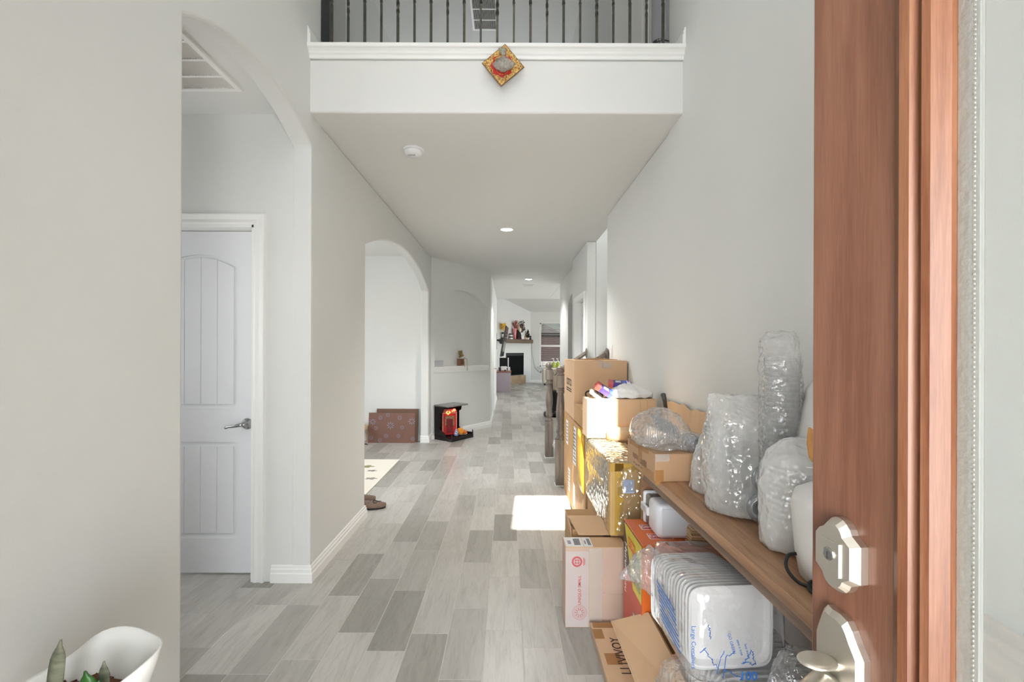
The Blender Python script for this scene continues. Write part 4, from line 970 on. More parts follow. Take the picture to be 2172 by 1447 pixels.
# big moving box on top
MB = carton('moving_box', 'big brown moving box with black store lettering on top of the stack', 0.557, 1.0, 3.79, 4.44, 0.772, 1.272, CARD, tape=CLEARTAPE, seam='y')
text('COSTCO', 0.080, (0.810, 3.79, 0.990), RX, UZ, INK, MB, bold=0.03, sx=1.0)
text('COSTCO', 0.085, (0.557, 4.11, 1.07), LFR, UZ, INK, MB, bold=0.02, sx=0.95)
for k in range(2): decal('print_line', (0.557, 4.11, 1.015-k*0.02), LFR, UZ, 0.32, 0.010, INK, MB)
decal('clear_tape', (0.83, 3.79, 1.235), RX, UZ, 0.075, 0.045, CLEARTAPE, MB)
bm = nb(); prism(bm, [(0.60, 1.273), (0.985, 1.273), (0.985, 1.277), (0.79, 1.290), (0.60, 1.277)], 1, 4.06, 4.064); obj('lifted_flap_edge', bm, CARD2, MB)
# low box in front of it
KB = carton('flat_parcel', 'low brown parcel squeezed between the sunlit box and the moving box', 0.553, 0.96, 3.16, 3.77, 0.780, 0.918, CARD2, tape=TAPE, seam='y')
# stack beside: carton below, wrapped box, sunlit box
N1 = carton('floor_carton', 'brown carton on the floor under the film wrapped box', 0.545, 0.98, 2.38, 3.07, 0, 0.405, CARD2)
TB = thing('wrapped_box', 'large carton wound in shiny clear film and yellow tape beside the shelf', 'box', (0.752, 2.70, 0.41))
obj('body', bx(0.528, 0.98, 2.325, 3.085, 0.408, 0.785, bevel=0.008), mat('wrapped_carton', srgb(204, 170, 112), 0.7, vary=0.12, vscale=5), TB)
bm = nb(); loft(bm, spread([(0.754, 2.705, 0.407, 0.200, 0.345), (0.754, 2.705, 0.412, 0.229, 0.382), (0.754, 2.705, 0.50, 0.230, 0.383), (0.754, 2.705, 0.70, 0.230, 0.383), (0.754, 2.705, 0.783, 0.229, 0.382), (0.754, 2.705, 0.790, 0.20, 0.345)], 4), n=96, power=14, amp=0.004, freq=22, seed=5)
obj('film', bm, STRETCH, TB, smooth=True)
for x, w in ((0.575, 0.045), (0.73, 0.05)):
    decal('yellow_tape', (x, 2.325, 0.60), RX, UZ, w, 0.37, mat('yellow_tape_clear', srgb(214, 176, 84), 0.2, alpha=0.8, vary=0.15, vscale=9), TB)
decal('yellow_tape', (0.754, 2.325, 0.762), RX, UZ, 0.45, 0.04, MATS['yellow_tape_clear'], TB)
decal('blue_label', (0.622, 2.3235, 0.665), RX, UZ, 0.06, 0.07, mat('pale_blue_label', srgb(176, 196, 226), 0.5, vary=0.15, vscale=30), TB)
decal('blue_label', (0.712, 2.3235, 0.69), RX, UZ, 0.02, 0.07, mat('blue_label_ink', srgb(70, 92, 150), 0.5, vary=0.15, vscale=30), TB)
decal('grey_panel', (0.528, 2.66, 0.62), LFR, UZ, 0.42, 0.30, mat('silver_foil', srgb(176, 170, 156), 0.3, metal=0.3, vary=0.25, vscale=14, bump=0.4, bscale=25), TB)
SB = carton('sunlit_box', 'brown box standing in the sun patch on the wrapped box', 0.515, 0.965, 2.93, 3.11, 0.793, 1.045, CARD3, tape=None, seam='x')
for x in (0.615, 0.86, 0.905): decal('crease', (x, 2.93, 0.92), RX, UZ, 0.0016, 0.24, CARD2, SB)
bm = nb(); rings = []
for i in range(13):
    a = PI*(0.10+0.62*i/12); x = 0.735-0.105*math.cos(a); y = 2.925-0.075*math.sin(a)
    rings.append((bm.verts.new((x, y, 0.7935)), bm.verts.new((x, y+0.004, 0.84+0.04*math.sin(a)))))
for P, Q in zip(rings, rings[1:]): bm.faces.new([P[0], Q[0], Q[1], P[1]])
tag(obj('curled_card', bm, CARD3, smooth=True, solid=0.004), 'curled strip of cardboard at the foot of the sunlit box', 'cardboard')
# white carrier bag and small boxes on the sunlit box
bm = nb(); loft(bm, spread([(0.80, 3.02, 1.047, 0.10, 0.06), (0.80, 3.02, 1.05, 0.155, 0.085), (0.81, 3.02, 1.075, 0.150, 0.08), (0.80, 3.02, 1.105, 0.10, 0.06), (0.79, 3.02, 1.13, 0.05, 0.03), (0.785, 3.02, 1.136, 0.01, 0.008)], 4), n=44, power=2.2, amp=0.014, freq=16, seed=8)
tag(obj('carrier_bag', bm, mat('white_bag_film', srgb(238, 238, 236), 0.35, alpha=0.9, vary=0.05, bump=0.5, bscale=40), smooth=True), 'crumpled white carrier bag lying on the sunlit box', 'bag')
PUR = mat('purple_print', srgb(92, 78, 150), 0.3, col2=srgb(60, 46, 104), vscale=9); REDC = mat('red_print', srgb(206, 92, 84), 0.3, vary=0.2, vscale=20); BLUC = mat('blue_print', srgb(70, 96, 210), 0.3, vary=0.1); VIO = mat('violet_print', srgb(190, 120, 205), 0.3, vary=0.1)
def slim_box(loc, rot, label, l, w, h):
    t = thing('slim_carton', label, 'box', loc, group='toothpaste sized cartons', rot=rot)
    obj('body', bx(-l/2, l/2, -w/2, w/2, 0, h, bevel=0.002), PUR, t, local=True)
    obj('red_end', bx(-l/2-0.0006, -l/2+0.03, -w/2-0.0006, w/2+0.0006, -0.0003, h+0.0006), REDC, t, local=True)
    obj('blue_band', bx(l*0.12, l*0.30, -w/2-0.0006, w/2+0.0006, -0.0003, h+0.0006), BLUC, t, local=True)
    obj('white_band', bx(l*0.30, l*0.46, -w/2-0.0008, w/2+0.0008, -0.0003, h+0.0008), PAPER, t, local=True)
    obj('violet_mark', bx(l*0.34, l*0.43, 0, w/2+0.001, 0, h+0.0012), VIO, t, local=True)
    for k in range(3): obj('print_line', bx(-l*0.2, l*0.04, -w*0.25+k*w*0.2, -w*0.25+k*w*0.2+0.004, h, h+0.0009), PAPER, t, local=True)
from mathutils import Euler
slim_box((0.640, 2.99, 1.080), Euler((math.radians(35), math.radians(32), math.radians(8))).to_matrix(), 'purple and blue slim carton leaning nose down on the carrier bag', 0.16, 0.055, 0.035)
slim_box((0.755, 3.06, 1.118), Euler((math.radians(20), math.radians(4), math.radians(-6))).to_matrix(), 'purple slim carton lying crosswise on top of the carrier bag', 0.15, 0.05, 0.035)
t = thing('folded_leaflet', 'grey folded leaflet slanting under the purple carton', 'leaflet', (0.60, 2.99, 1.05), rot=Euler((math.radians(30), math.radians(38), math.radians(6))).to_matrix())
obj('sheet', bx(-0.07, 0.08, -0.03, 0.03, 0.006, 0.010), mat('leaflet_grey', srgb(170, 168, 164), 0.5, vary=0.3, vscale=30), t, local=True)
obj('sheet', bx(-0.075, 0.075, -0.035, 0.025, 0.0, 0.003), mat('leaflet_brown', srgb(190, 160, 130), 0.6, vary=0.1), t, local=True)
# ---- wooden shelf bench
WAL = wood('walnut_board', srgb(182, 142, 108), srgb(138, 100, 72), 7, (1, 0.05, 1), 0.4)
WALD = wood('walnut_shaded', srgb(136, 112, 92), srgb(104, 82, 66), 7, (1, 0.05, 1), 0.5)  # darker walnut copy; the shade under the top is put into the colour
BN = thing('shelf_bench', 'long walnut bench shelf along the right wall loaded with packages', 'shelf', (0.82, 1.36, 0))
obj('top_board', bx(0.632, 1.0, 0.62, 2.17, 0.788, 0.820, bevel=0.002), WAL, BN)
obj('apron', bx(0.645, 0.665, 0.64, 2.15, 0.752, 0.788), WALD, BN)
bm = nb(); prism(bm, [(0.640, 0.052), (0.945, 0.052), (0.945, 0), (1.0, 0), (1.0, 0.788), (0.640, 0.788)], 1, 2.145, 2.165); obj('end_panel', bm, WAL, BN)
obj('end_panel', bx(0.640, 1.0, 0.64, 0.66, 0, 0.788), WAL, BN)
# ---- small box with packs on top
SM = thing('small_parcel', 'small brown taped parcel on the far end of the walnut shelf', 'box', (0.712, 2.05, 0.82), math.radians(4))
L3, W3, H3 = 0.172, 0.113, 0.116
obj('body', bx(-W3, W3, -L3, L3, 0, H3-0.003, bevel=0.004), mat('parcel_card', srgb(186, 150, 116), 0.8, vary=0.06, vscale=5), SM, local=True)
obj('top_flap', bx(-W3, W3, -L3, -0.002, H3-0.004, H3), MATS['parcel_card'], SM, local=True); obj('top_flap', bx(-W3, W3, 0.002, L3, H3-0.004, H3), MATS['parcel_card'], SM, local=True)
sm_w = wmat(SM)
def smp(x, y, z): return sm_w @ Vector((x, y, z))
lr = sm_w.to_3x3() @ Vector((0, -1, 0)); fr2 = sm_w.to_3x3() @ Vector((1, 0, 0))
decal('tape_strip', smp(-W3, 0.0, 0.075), lr, UZ, 0.045, 0.08, TAPE, SM); decal('tape_strip', smp(-W3, 0.02, 0.106), lr, UZ, 0.24, 0.018, TAPE, SM); decal('tape_strip', smp(-W3, -0.09, 0.018), lr, UZ, 0.14, 0.035, TAPE, SM)
decal('tape_strip', smp(-W3+0.018, -L3, 0.02), fr2, UZ, 0.035, 0.06, TAPE, SM); decal('tape_strip', smp(-W3+0.03, -L3, 0.10), fr2, UZ, 0.06, 0.03, CLEARTAPE, SM)
for y, z, w, h in ((0.06, 0.055, 0.07, 0.022), (-0.045, 0.05, 0.07, 0.026), (0.03, 0.022, 0.12, 0.006)):
    for k in range(4): decal('faded_print', smp(-W3, y+w*(0.375-0.25*k), z-(k % 2)*0.003), lr, UZ, w*0.17, h, mat('faded_ink', srgb(140, 108, 84), 0.8, vary=0.3, vscale=60), SM, lift=0.001)
# clear cups / lids
def cup_bm(r0, r1, h):
    bm = nb(); lathe(bm, [(0.0005, 0.001), (r0, 0), (r1, h-0.006), (r1+0.004, h-0.005), (r1+0.004, h), (r1+0.0005, h)], n=28, caps=False); return bm
def lid_bm(r, h=0.009):
    bm = nb(); lathe(bm, [(r, 0), (r, 0.003), (r*0.93, 0.004), (r*0.90, h), (r*0.55, h+0.001), (r*0.5, h-0.002), (0.0005, h-0.002)], n=30, caps=False); return bm
ORD = ('first', 'second', 'third', 'fourth', 'fifth', 'sixth', 'seventh', 'eighth', 'ninth', 'tenth', 'eleventh', 'twelfth', 'thirteenth', 'fourteenth', 'fifteenth',
       'sixteenth', 'seventeenth', 'eighteenth', 'nineteenth', 'twentieth', 'twenty-first', 'twenty-second', 'twenty-third', 'twenty-fourth', 'twenty-fifth', 'twenty-sixth', 'twenty-seventh', 'twenty-eighth')
def series(name, bm, m, places, labels, cat, group):
    src = None
    for i, M in enumerate(places):
        if src is None:
            src = obj(name, bm, m, smooth=True); o = src
        else: o = src.copy(); C.objects.link(o)
        o.matrix_world = M; tag(o, labels % ORD[i], cat, group)
LY = Matrix.Rotation(PI/2, 4, 'X')       # lid axis pointing toward the viewer
bm = nb(); loft(bm, spread([(0.715, 2.07, 0.938, 0.075, 0.12), (0.712, 2.07, 0.942, 0.122, 0.165), (0.700, 2.08, 0.985, 0.132, 0.165), (0.700, 2.09, 1.030, 0.118, 0.145), (0.705, 2.10, 1.065, 0.085, 0.10), (0.71, 2.11, 1.09, 0.045, 0.05), (0.71, 2.11, 1.098, 0.01, 0.01)], 4), n=48, power=2.5, amp=0.010, freq=15, seed=2)
tag(obj('lid_bag', bm, BAG, smooth=True), 'clear crinkled bag of cup lids lying on the small parcel', 'bag')
pl2 = [Matrix.Translation((0.665+0.012*k, 2.06+0.002*k, 1.040-0.005*k)) @ Matrix.Rotation(math.radians(58), 4, 'Y') @ Matrix.Rotation(math.radians(18), 4, 'X') for k in range(9)]
series('drink_lid_disc', lid_bm(0.047), LID, pl2, '%s clear lid from the left in the tilted row inside the bag on the parcel', 'lid', 'lids in the bag on the parcel')
pl3 = [Matrix.Translation((0.625+0.010*k, 2.03, 0.990)) @ Matrix.Rotation(PI/2, 4, 'Y') for k in range(14)]
series('drink_lid_disc', lid_bm(0.045), CUP, pl3, '%s clear lid from the left in the lower row inside the bag on the parcel', 'lid', 'lower lids in the bag on the parcel')
bm = nb(); loft(bm, spread([(0.795, 1.97, 0.937, 0.03, 0.08), (0.800, 1.97, 0.94, 0.042, 0.095), (0.800, 1.97, 0.97, 0.046, 0.10), (0.802, 1.985, 1.0, 0.036, 0.085), (0.802, 1.99, 1.01, 0.01, 0.03)], 4), n=40, power=2.2, amp=0.004, freq=20, seed=4)
tag(obj('sleeve_bag', bm, BAG, smooth=True), 'clear sleeve of deli lids beside the lid bag on the small parcel', 'bag')
series('deli_lid_disc', lid_bm(0.031), LID, [Matrix.Translation((0.800, 1.90+0.013*k, 0.972)) @ LY for k in range(10)], '%s clear deli lid from the front in the sleeve on the small parcel', 'lid', 'deli lids in the sleeve')
# leaning cardboard sheet and rod
bm = nb(); n = 14; rg = []
for i in range(n+1):
    y = 2.235+0.63*i/n; x = 0.988+(0.004 if i % 2 else 0.0); zt = 1.062-0.012*abs(math.sin(i*0.9))-(0.012 if i in (4, 5) else 0)
    rg.append((bm.verts.new((x-0.018, y, 0.792)), bm.verts.new((x, y, zt))))
for P, Q in zip(rg, rg[1:]): bm.faces.new([P[0], Q[0], Q[1], P[1]])
tag(obj('cardboard_sheet', bm, CARD3, solid=0.006), 'creased sheet of cardboard leaning against the right wall behind the parcel', 'cardboard')
t = thing('kitchen_tongs', 'metal rod tool with black handle upright behind the bag of lids', 'tool', (0.905, 2.56, 0.792))
bm = nb(); tube(bm, [(0.01, 0, 0), (0.0, 0, 0.15), (-0.012, 0, 0.255)], 0.007, 10); obj('rod', bm, CHROME, t, local=True, smooth=True)
bm = nb(); tube(bm, [(-0.011, 0, 0.245), (-0.018, 0, 0.29), (-0.026, 0, 0.325), (-0.027, 0, 0.33)], [0.011, 0.014, 0.015, 0.008], 12); obj('handle', bm, mat('grey_handle', srgb(74, 76, 70), 0.4, vary=0.15), t, local=True, smooth=True)
# ---- packages on the shelf near the door
def bagged(name, label, rings, m, amp, seed, freq=16, power=2.4):
    bm = nb(); loft(bm, spread(rings, 10), n=96, power=power, amp=amp, freq=freq, seed=seed)
    return tag(obj(name, bm, m, smooth=True), label, 'bag')
bagged('cup_bag', 'tall clear bag of stacked cups and lids on the shelf beside the parcel',
       [(0.785, 1.545, 0.822, 0.07, 0.08), (0.785, 1.545, 0.828, 0.095, 0.11), (0.780, 1.545, 0.93, 0.100, 0.115), (0.780, 1.545, 1.08, 0.100, 0.11), (0.785, 1.55, 1.13, 0.097, 0.085), (0.785, 1.555, 1.19, 0.095, 0.03), (0.785, 1.555, 1.215, 0.092, 0.008)], BAGW, 0.008, 12)
for c, (x, y) in enumerate(((0.725, 1.56), (0.805, 1.58))):
    series('stacked_cup', cup_bm(0.030, 0.041, 0.10), CUP, [Matrix.Translation((x, y, 0.826+0.0135*k)) for k in range(15)],
           ('%s clear cup from the bottom of the outer stack in the tall shelf bag', '%s clear cup from the bottom of the inner stack in the tall shelf bag')[c], 'cup', ('cups in the outer stack', 'cups in the inner stack')[c])
for c, (x, z) in enumerate(((0.800, 0.872), (0.815, 0.965))):
    series('flat_lid_disc', lid_bm(0.048), LID, [Matrix.Translation((x+0.003*k, 1.412+0.012*k, z)) @ Matrix.Rotation(math.radians(-28), 4, 'Z') @ LY for k in range(8)],
           ('%s clear lid from the front in the lower row of the tall shelf bag', '%s clear lid from the front in the upper row of the tall shelf bag')[c], 'lid', ('lower front lids', 'upper front lids')[c])
bagged('slim_bag', 'small hazy bag tucked between the parcel and the tall cup bag', [(0.775, 1.76, 0.822, 0.05, 0.05), (0.775, 1.76, 0.83, 0.06, 0.055), (0.78, 1.76, 0.95, 0.055, 0.05), (0.79, 1.76, 1.02, 0.045, 0.04), (0.80, 1.77, 1.07, 0.015, 0.012)], BAGW, 0.008, 15)
# tall cup tower in a bag by the wall
tx, ty = 0.845, 1.40
series('tower_cup', cup_bm(0.038, 0.049, 0.11), CUP, [Matrix.Translation((tx+0.003, ty, 0.822+0.0155*k)) for k in range(28)], '%s clear cup from the bottom of the tall cup tower by the wall', 'cup', 'cups in the tall tower')
bagged('tower_bag', 'narrow clear bag around the tall tower of cups', [(tx, ty, 0.8215, 0.03, 0.03), (tx, ty, 0.824, 0.056, 0.056), (tx, ty, 1.0, 0.059, 0.058), (tx, ty, 1.2, 0.056, 0.056), (tx-0.004, ty, 1.35, 0.055, 0.054), (tx-0.008, ty, 1.40, 0.052, 0.045), (tx-0.006, ty, 1.425, 0.045, 0.02)], BAG, 0.006, 21, 20)
# white bowls bag
series('foam_bowl', (lambda b: (lathe(b, [(0.0005, 0.001), (0.045, 0), (0.066, 0.045), (0.070, 0.046), (0.070, 0.050), (0.065, 0.050)], n=30, caps=False), b)[1])(nb()), FOAM, [Matrix.Translation((0.802, 1.262, 0.824+0.017*k)) for k in range(12)], '%s white foam bowl from the bottom of the bagged stack on the shelf', 'bowl', 'foam bowls in the bag')
bagged('bowl_bag', 'hazy white bag of stacked foam bowls on the shelf', [(0.80, 1.26, 0.8215, 0.05, 0.05), (0.80, 1.26, 0.826, 0.083, 0.08), (0.80, 1.26, 0.95, 0.086, 0.083), (0.802, 1.262, 1.04, 0.085, 0.08), (0.805, 1.265, 1.085, 0.07, 0.06), (0.81, 1.27, 1.11, 0.045, 0.02), (0.82, 1.27, 1.12, 0.02, 0.01)], BAGO, 0.006, 31)
bagged('paper_bag', 'large plain white packet standing behind the foam bowls', [(0.925, 1.33, 0.8215, 0.05, 0.08), (0.925, 1.33, 0.826, 0.062, 0.10), (0.925, 1.32, 1.10, 0.062, 0.10), (0.935, 1.31, 1.25, 0.05, 0.075), (0.95, 1.29, 1.335, 0.03, 0.03), (0.955, 1.285, 1.345, 0.006, 0.006)], mat('white_packet', srgb(222, 220, 216), 0.6, vary=0.03), 0.005, 41, 10)
# white appliance with cord
AP = thing('electric_warmer', 'rounded white appliance with black knob and cord at the near end of the shelf', 'appliance', (0.795, 1.07, 0.82))
bm = nb(); lathe(bm, [(0.07, 0.0), (0.088, 0.004), (0.098, 0.06), (0.104, 0.13), (0.106, 0.18), (0.098, 0.205), (0.07, 0.222), (0.002, 0.226)], n=40, caps=False); obj('body', bm, mat('white_enamel', srgb(232, 231, 228), 0.3, vary=0.02), AP, local=True, smooth=True)
bm = nb(); tube(bm, [(-0.025, -0.10, 0.105), (-0.03, -0.118, 0.105)], [0.014, 0.016], 6); obj('knob', bm, mat('dark_knob', srgb(62, 60, 56), 0.3, vary=0.1), AP, local=True)
bm = nb(); tube(bm, smooth_path([(-0.09, 0.03, 0.055), (-0.115, 0.025, 0.052), (-0.128, 0.01, 0.03), (-0.118, -0.015, 0.010), (-0.095, -0.04, 0.006), (-0.06, -0.085, 0.006), (-0.02, -0.14, 0.006), (0.05, -0.17, 0.006)]), 0.0042, 8)
tube(bm, smooth_path([(-0.085, -0.02, 0.012), (-0.105, -0.035, 0.012), (-0.110, -0.06, 0.006), (-0.085, -0.10, 0.006), (-0.04, -0.145, 0.006), (0.02, -0.19, 0.006)]), 0.0046, 8)
obj('cord', bm, BLACK, AP, local=True, smooth=True)
t = thing('dried_seed_pod', 'tan dried leaf pod peeping past the door edge', 'dried leaf', (0.80, 1.155, 1.06))
bm = nb(); loft(bm, spread([(0, 0, 0.0, 0.004, 0.002), (-0.012, 0, 0.035, 0.018, 0.008), (-0.016, 0, 0.07, 0.020, 0.008), (-0.022, 0, 0.10, 0.012, 0.004), (-0.03, 0, 0.112, 0.002, 0.001)], 3), n=20, power=2); obj('husk', bm, mat('tan_husk', srgb(204, 146, 82), 0.6, vary=0.25, vscale=30), t, local=True, smooth=True)
# ---- under the shelf
OB = thing('orange_carton', 'glossy orange printed carton under the walnut shelf', 'box', (0.74, 2.005, 0.05))
OR = mat('orange_gloss', srgb(226, 112, 48), 0.3, vary=0.08, vscale=3)
obj('body', bx(0.552, 0.93, 1.85, 2.14, 0.052, 0.567, bevel=0.003), OR, OB)
def lf(y, z, w, h, m, lift, nm='printed_panel'): return decal(nm, (0.552, y, z), LFR, UZ, w, h, m, OB, lift=lift)
YEL = mat('yellow_print', srgb(222, 204, 60), 0.35, vary=0.08, vscale=12); FOOD = mat('food_photo_print', srgb(196, 176, 120), 0.4, col2=srgb(120, 140, 110), vscale=22)
lf(1.995, 0.455, 0.288, 0.22, mat('charcoal_print', srgb(64, 54, 52), 0.35, vary=0.1), 0.0006); lf(1.995, 0.20, 0.288, 0.29, mat('red_carton_print', srgb(204, 78, 58), 0.35, vary=0.12, vscale=20), 0.0006)
bm = nb(); bm.faces.new([bm.verts.new(p) for p in ((0.5508, 2.125, 0.560), (0.5508, 1.852, 0.560), (0.5508, 1.852, 0.32), (0.5508, 1.98, 0.32))]); obj('yellow_wedge', bm, YEL, OB)
lf(1.93, 0.42, 0.12, 0.14, FOOD, 0.0018); lf(2.00, 0.50, 0.11, 0.045, mat('red_badge', srgb(214, 96, 50), 0.4, vary=0.1), 0.0022)
text('ETOMI', 0.040, (0.552, 2.00, 0.50), LFR, UZ, YEL, OB, name='badge_lettering', lift=0.0030, sx=0.85)
text('Hurukuksu', 0.052, (0.552, 2.10, 0.36), (0, 0, -1), (0, -1, 0), PAPER, OB, name='side_lettering', lift=0.0012)
lf(1.96, 0.20, 0.03, 0.045, PAPER, 0.0014)
for k in range(4): lf(1.905+0.03*k, 0.145+0.015*k, 0.02, 0.004, PAPER, 0.0014, 'print_line')
for (x, y, w) in ((0.645, 2.04, 0.09), (0.655, 1.94, 0.10), (0.80, 1.885, 0.10)):
    decal('stamp_frame', (x, y, 0.567), RX, (0, 1, 0), w, 0.055, PAPER, OB); decal('stamp_field', (x, y, 0.567), RX, (0, 1, 0), w-0.008, 0.047, mat('stamp_red', srgb(196, 60, 60), 0.4, vary=0.1), OB, lift=0.0011)
    text('DINER', 0.036, (x, y, 0.567), RX, (0, 1, 0), PAPER, OB, name='stamp_lettering', lift=0.0018, sx=w/0.115)
ST = thing('storage_case', 'white clip-on storage case lying on the orange carton', 'storage box', (0.715, 2.02, 0.568))
obj('body', bx(0.632, 0.80, 1.905, 2.035, 0.568, 0.712, bevel=0.022, seg=4), mat('case_white', srgb(226, 228, 233), 0.3, vary=0.02), ST, smooth=True)
obj('end_panel', bx(0.648, 0.785, 1.901, 1.907, 0.584, 0.697, bevel=0.003), MATS['case_white'], ST)
obj('grey_window', bx(0.638, 0.795, 2.032, 2.095, 0.574, 0.707, bevel=0.012, seg=3), mat('smoky_plastic', srgb(132, 124, 116), 0.25, alpha=0.85, vary=0.1), ST, smooth=True)
obj('lid', bx(0.632, 0.80, 2.092, 2.115, 0.568, 0.714, bevel=0.010, seg=3), MATS['case_white'], ST, smooth=True)
cl = obj('clip', bx(0.624, 0.637, 2.02, 2.118, 0.625, 0.662, bevel=0.004), PLASTIC, ST)
for k in range(4): obj('clip_slot', bx(0.6232, 0.6245, 2.045+0.016*k, 2.052+0.016*k, 0.630, 0.657), mat('slot_grey', srgb(170, 168, 164), 0.5, vary=0.05), cl)
random.seed(5)
for k in range(10):
    o = obj('paper_bag_fold', bx(-0.085, 0.085, -0.05, 0.05, 0, 0.0055), CARD3 if k % 2 else CARDIN); o.location = (0.840+random.uniform(-.004, .004), 1.900+random.uniform(-.004, .004), 0.5688+0.0066*k); o.rotation_euler = (0, 0, random.uniform(-.03, .03))
    tag(o, '%s folded brown paper bag from the bottom of the pile on the orange carton' % ORD[k], 'paper bag', 'folded paper bags on the orange carton')
# ---- white and pink mail box in front
UB = thing('mail_carton', 'upright slim carton with pink print and shipping label in front of the pile', 'box', (0.437, 2.285, 0))
obj('body', bx(0.287, 0.588, 2.225, 2.345, 0, 0.392, bevel=0.003), mat('mail_card', srgb(196, 172, 156), 0.75, vary=0.05, vscale=4), UB)
obj('top_flap', bx(0.287, 0.588, 2.225, 2.345, 0.392, 0.395), CARD, UB)
decal('pink_panel', (0.345, 2.225, 0.19), RX, UZ, 0.112, 0.37, PALEPINK, UB)
decal('clear_tape', (0.437, 2.225, 0.196), RX, UZ, 0.064, 0.385, CLEARTAPE, UB, lift=0.0012)
decal('clear_tape', (0.52, 2.225, 0.165), RX, UZ, 0.13, 0.002, CLEARTAPE, UB, lift=0.0014)
text('UNIQLO SMALL', 0.0205, (0.357, 2.225, 0.185), UZ, (-1, 0, 0), PINKINK, UB, name='side_lettering', lift=0.0016, bold=0.012)
disc_ring('recycling_ring', (0.344, 2.225, 0.325), RX, UZ, 0.017, 0.026, PINKINK, UB, lift=0.0016)
for k in range(4):
    a = PI/4+PI/2*k; decal('recycling_arrow', (0.344+0.009*math.cos(a), 2.225, 0.325+0.009*math.sin(a)), (math.cos(a), 0, math.sin(a)), (-math.sin(a), 0, math.cos(a)), 0.007, 0.010, PINKINK, UB, lift=0.0016)
for k in range(2): decal('print_line', (0.376+0.006*k, 2.225, 0.325), RX, UZ, 0.003, 0.04-0.01*k, PINKINK, UB, lift=0.0016)
for r0, r1 in ((0.034, 0.0355), (0.026, 0.0272), (0.012, 0.014)): disc_ring('stamp_ring', (0.357, 2.225, 0.075), RX, UZ, r0, r1, PINKINK, UB, lift=0.0016)
for k in range(10):
    a = 2*PI*k/10; decal('stamp_mark', (0.357+0.0195*math.cos(a), 2.225, 0.075+0.0195*math.sin(a)), (math.cos(a), 0, math.sin(a)), (-math.sin(a), 0, math.cos(a)), 0.006, 0.004, PINKINK, UB, lift=0.0016)
for x, w in ((0.335, 0.088), (0.403, 0.044)):
    lb = decal('shipping_label', (x, 2.285, 0.395), RX, (0, 1, 0), w, 0.112, PAPER, UB)
    decal('barcode', (x+w*0.18, 2.285, 0.395), RX, (0, 1, 0), w*0.36, 0.075, mat('barcode_grey', srgb(150, 152, 158), 0.6, vary=0.5, vscale=6, stretch=(90, 1, 1)), UB, lift=0.0014)
    decal('print_line', (x-w*0.25, 2.28, 0.395), RX, (0, 1, 0), w*0.2, 0.04, mat('print_lilac', srgb(170, 170, 200), 0.6, vary=0.3, vscale=90), UB, lift=0.0014)
# open-flap carton behind it
FBX = thing('open_carton', 'brown carton with its flap folded out behind the mail carton', 'box', (0.432, 2.58, 0))
obj('body', bx(0.350, 0.515, 2.43, 2.74, 0, 0.40), CARD2, FBX)
bm = nb(); prism(bm, [(2.44, 0.428), (2.443, 0.432), (2.356, 0.402), (2.355, 0.398)], 0, 0.352, 0.513)
bm.free(); bm = nb(); v = [bm.verts.new(p) for p in ((0.340, 2.545, 0.432), (0.520, 2.545, 0.432), (0.548, 2.36, 0.402), (0.372, 2.36, 0.402))]; bm.faces.new(v)
obj('front_flap', bm, CARD, FBX, solid=0.005)
bm = nb(); bm.faces.new([bm.verts.new(p) for p in ((0.340, 2.55, 0.432), (0.349, 2.74, 0.40), (0.349, 2.43, 0.34), (0.342, 2.43, 0.41))]); obj('side_flap', bm, CARD, FBX, solid=0.004)
# flat carton with lettering
EB = thing('flat_long_carton', 'flat brown carton with black lettering lying on the floor under the bags', 'box', (0.67, 1.66, 0))
obj('body', bx(0.402, 0.94, 1.15, 2.19, 0, 0.045, bevel=0.004), CARD, EB)
obj('lid_panel', bx(0.404, 0.938, 1.152, 2.188, 0.045, 0.048), CARD3, EB)
for k in range(5): decal('tape_strip', (0.425+0.03*(k % 2), 2.10-0.17*k, 0.048), RX, (0, 1, 0), 0.045+0.02*(k % 2), 0.07, TAPE, EB)
decal('tape_strip', (0.66, 2.165, 0.048), RX, (0, 1, 0), 0.5, 0.04, TAPE, EB)
text('LI IVIVOY', 0.060, (0.492, 1.955, 0.048), (0, 1, 0), (-1, 0, 0), INK, EB, sx=0.95, name='top_lettering', lift=0.0012)
obj('film_edge', bx(0.399, 0.402, 1.15, 2.19, 0.002, 0.046), CLEARTAPE, EB)
# open carton holding the container bags
CF = thing('container_carton', 'open brown carton holding the foam containers, one flap folded out', 'box', (0.76, 1.52, 0.05))
bm = nb(); bm_box(bm, 0.575, 0.96, 1.20, 1.835, 0.05, 0.056); bm_box(bm, 0.575, 0.581, 1.20, 1.835, 0.056, 0.30); bm_box(bm, 0.954, 0.96, 1.20, 1.835, 0.056, 0.30); bm_box(bm, 0.581, 0.954, 1.829, 1.835, 0.056, 0.30); bm_box(bm, 0.581, 0.954, 1.20, 1.206, 0.056, 0.30)
obj('body', bm, CARD2, CF)
bm = nb(); bm.faces.new([bm.verts.new(p) for p in ((0.575, 1.30, 0.302), (0.575, 1.835, 0.302), (0.462, 1.99, 0.172), (0.452, 1.42, 0.215))]); obj('side_flap', bm, CARD, CF, solid=0.006)
bm = nb(); tube(bm, [(0.462, 1.99, 0.172), (0.458, 1.75, 0.190), (0.452, 1.42, 0.215)], 0.005, 6); obj('torn_edge', bm, CARD3, CF)
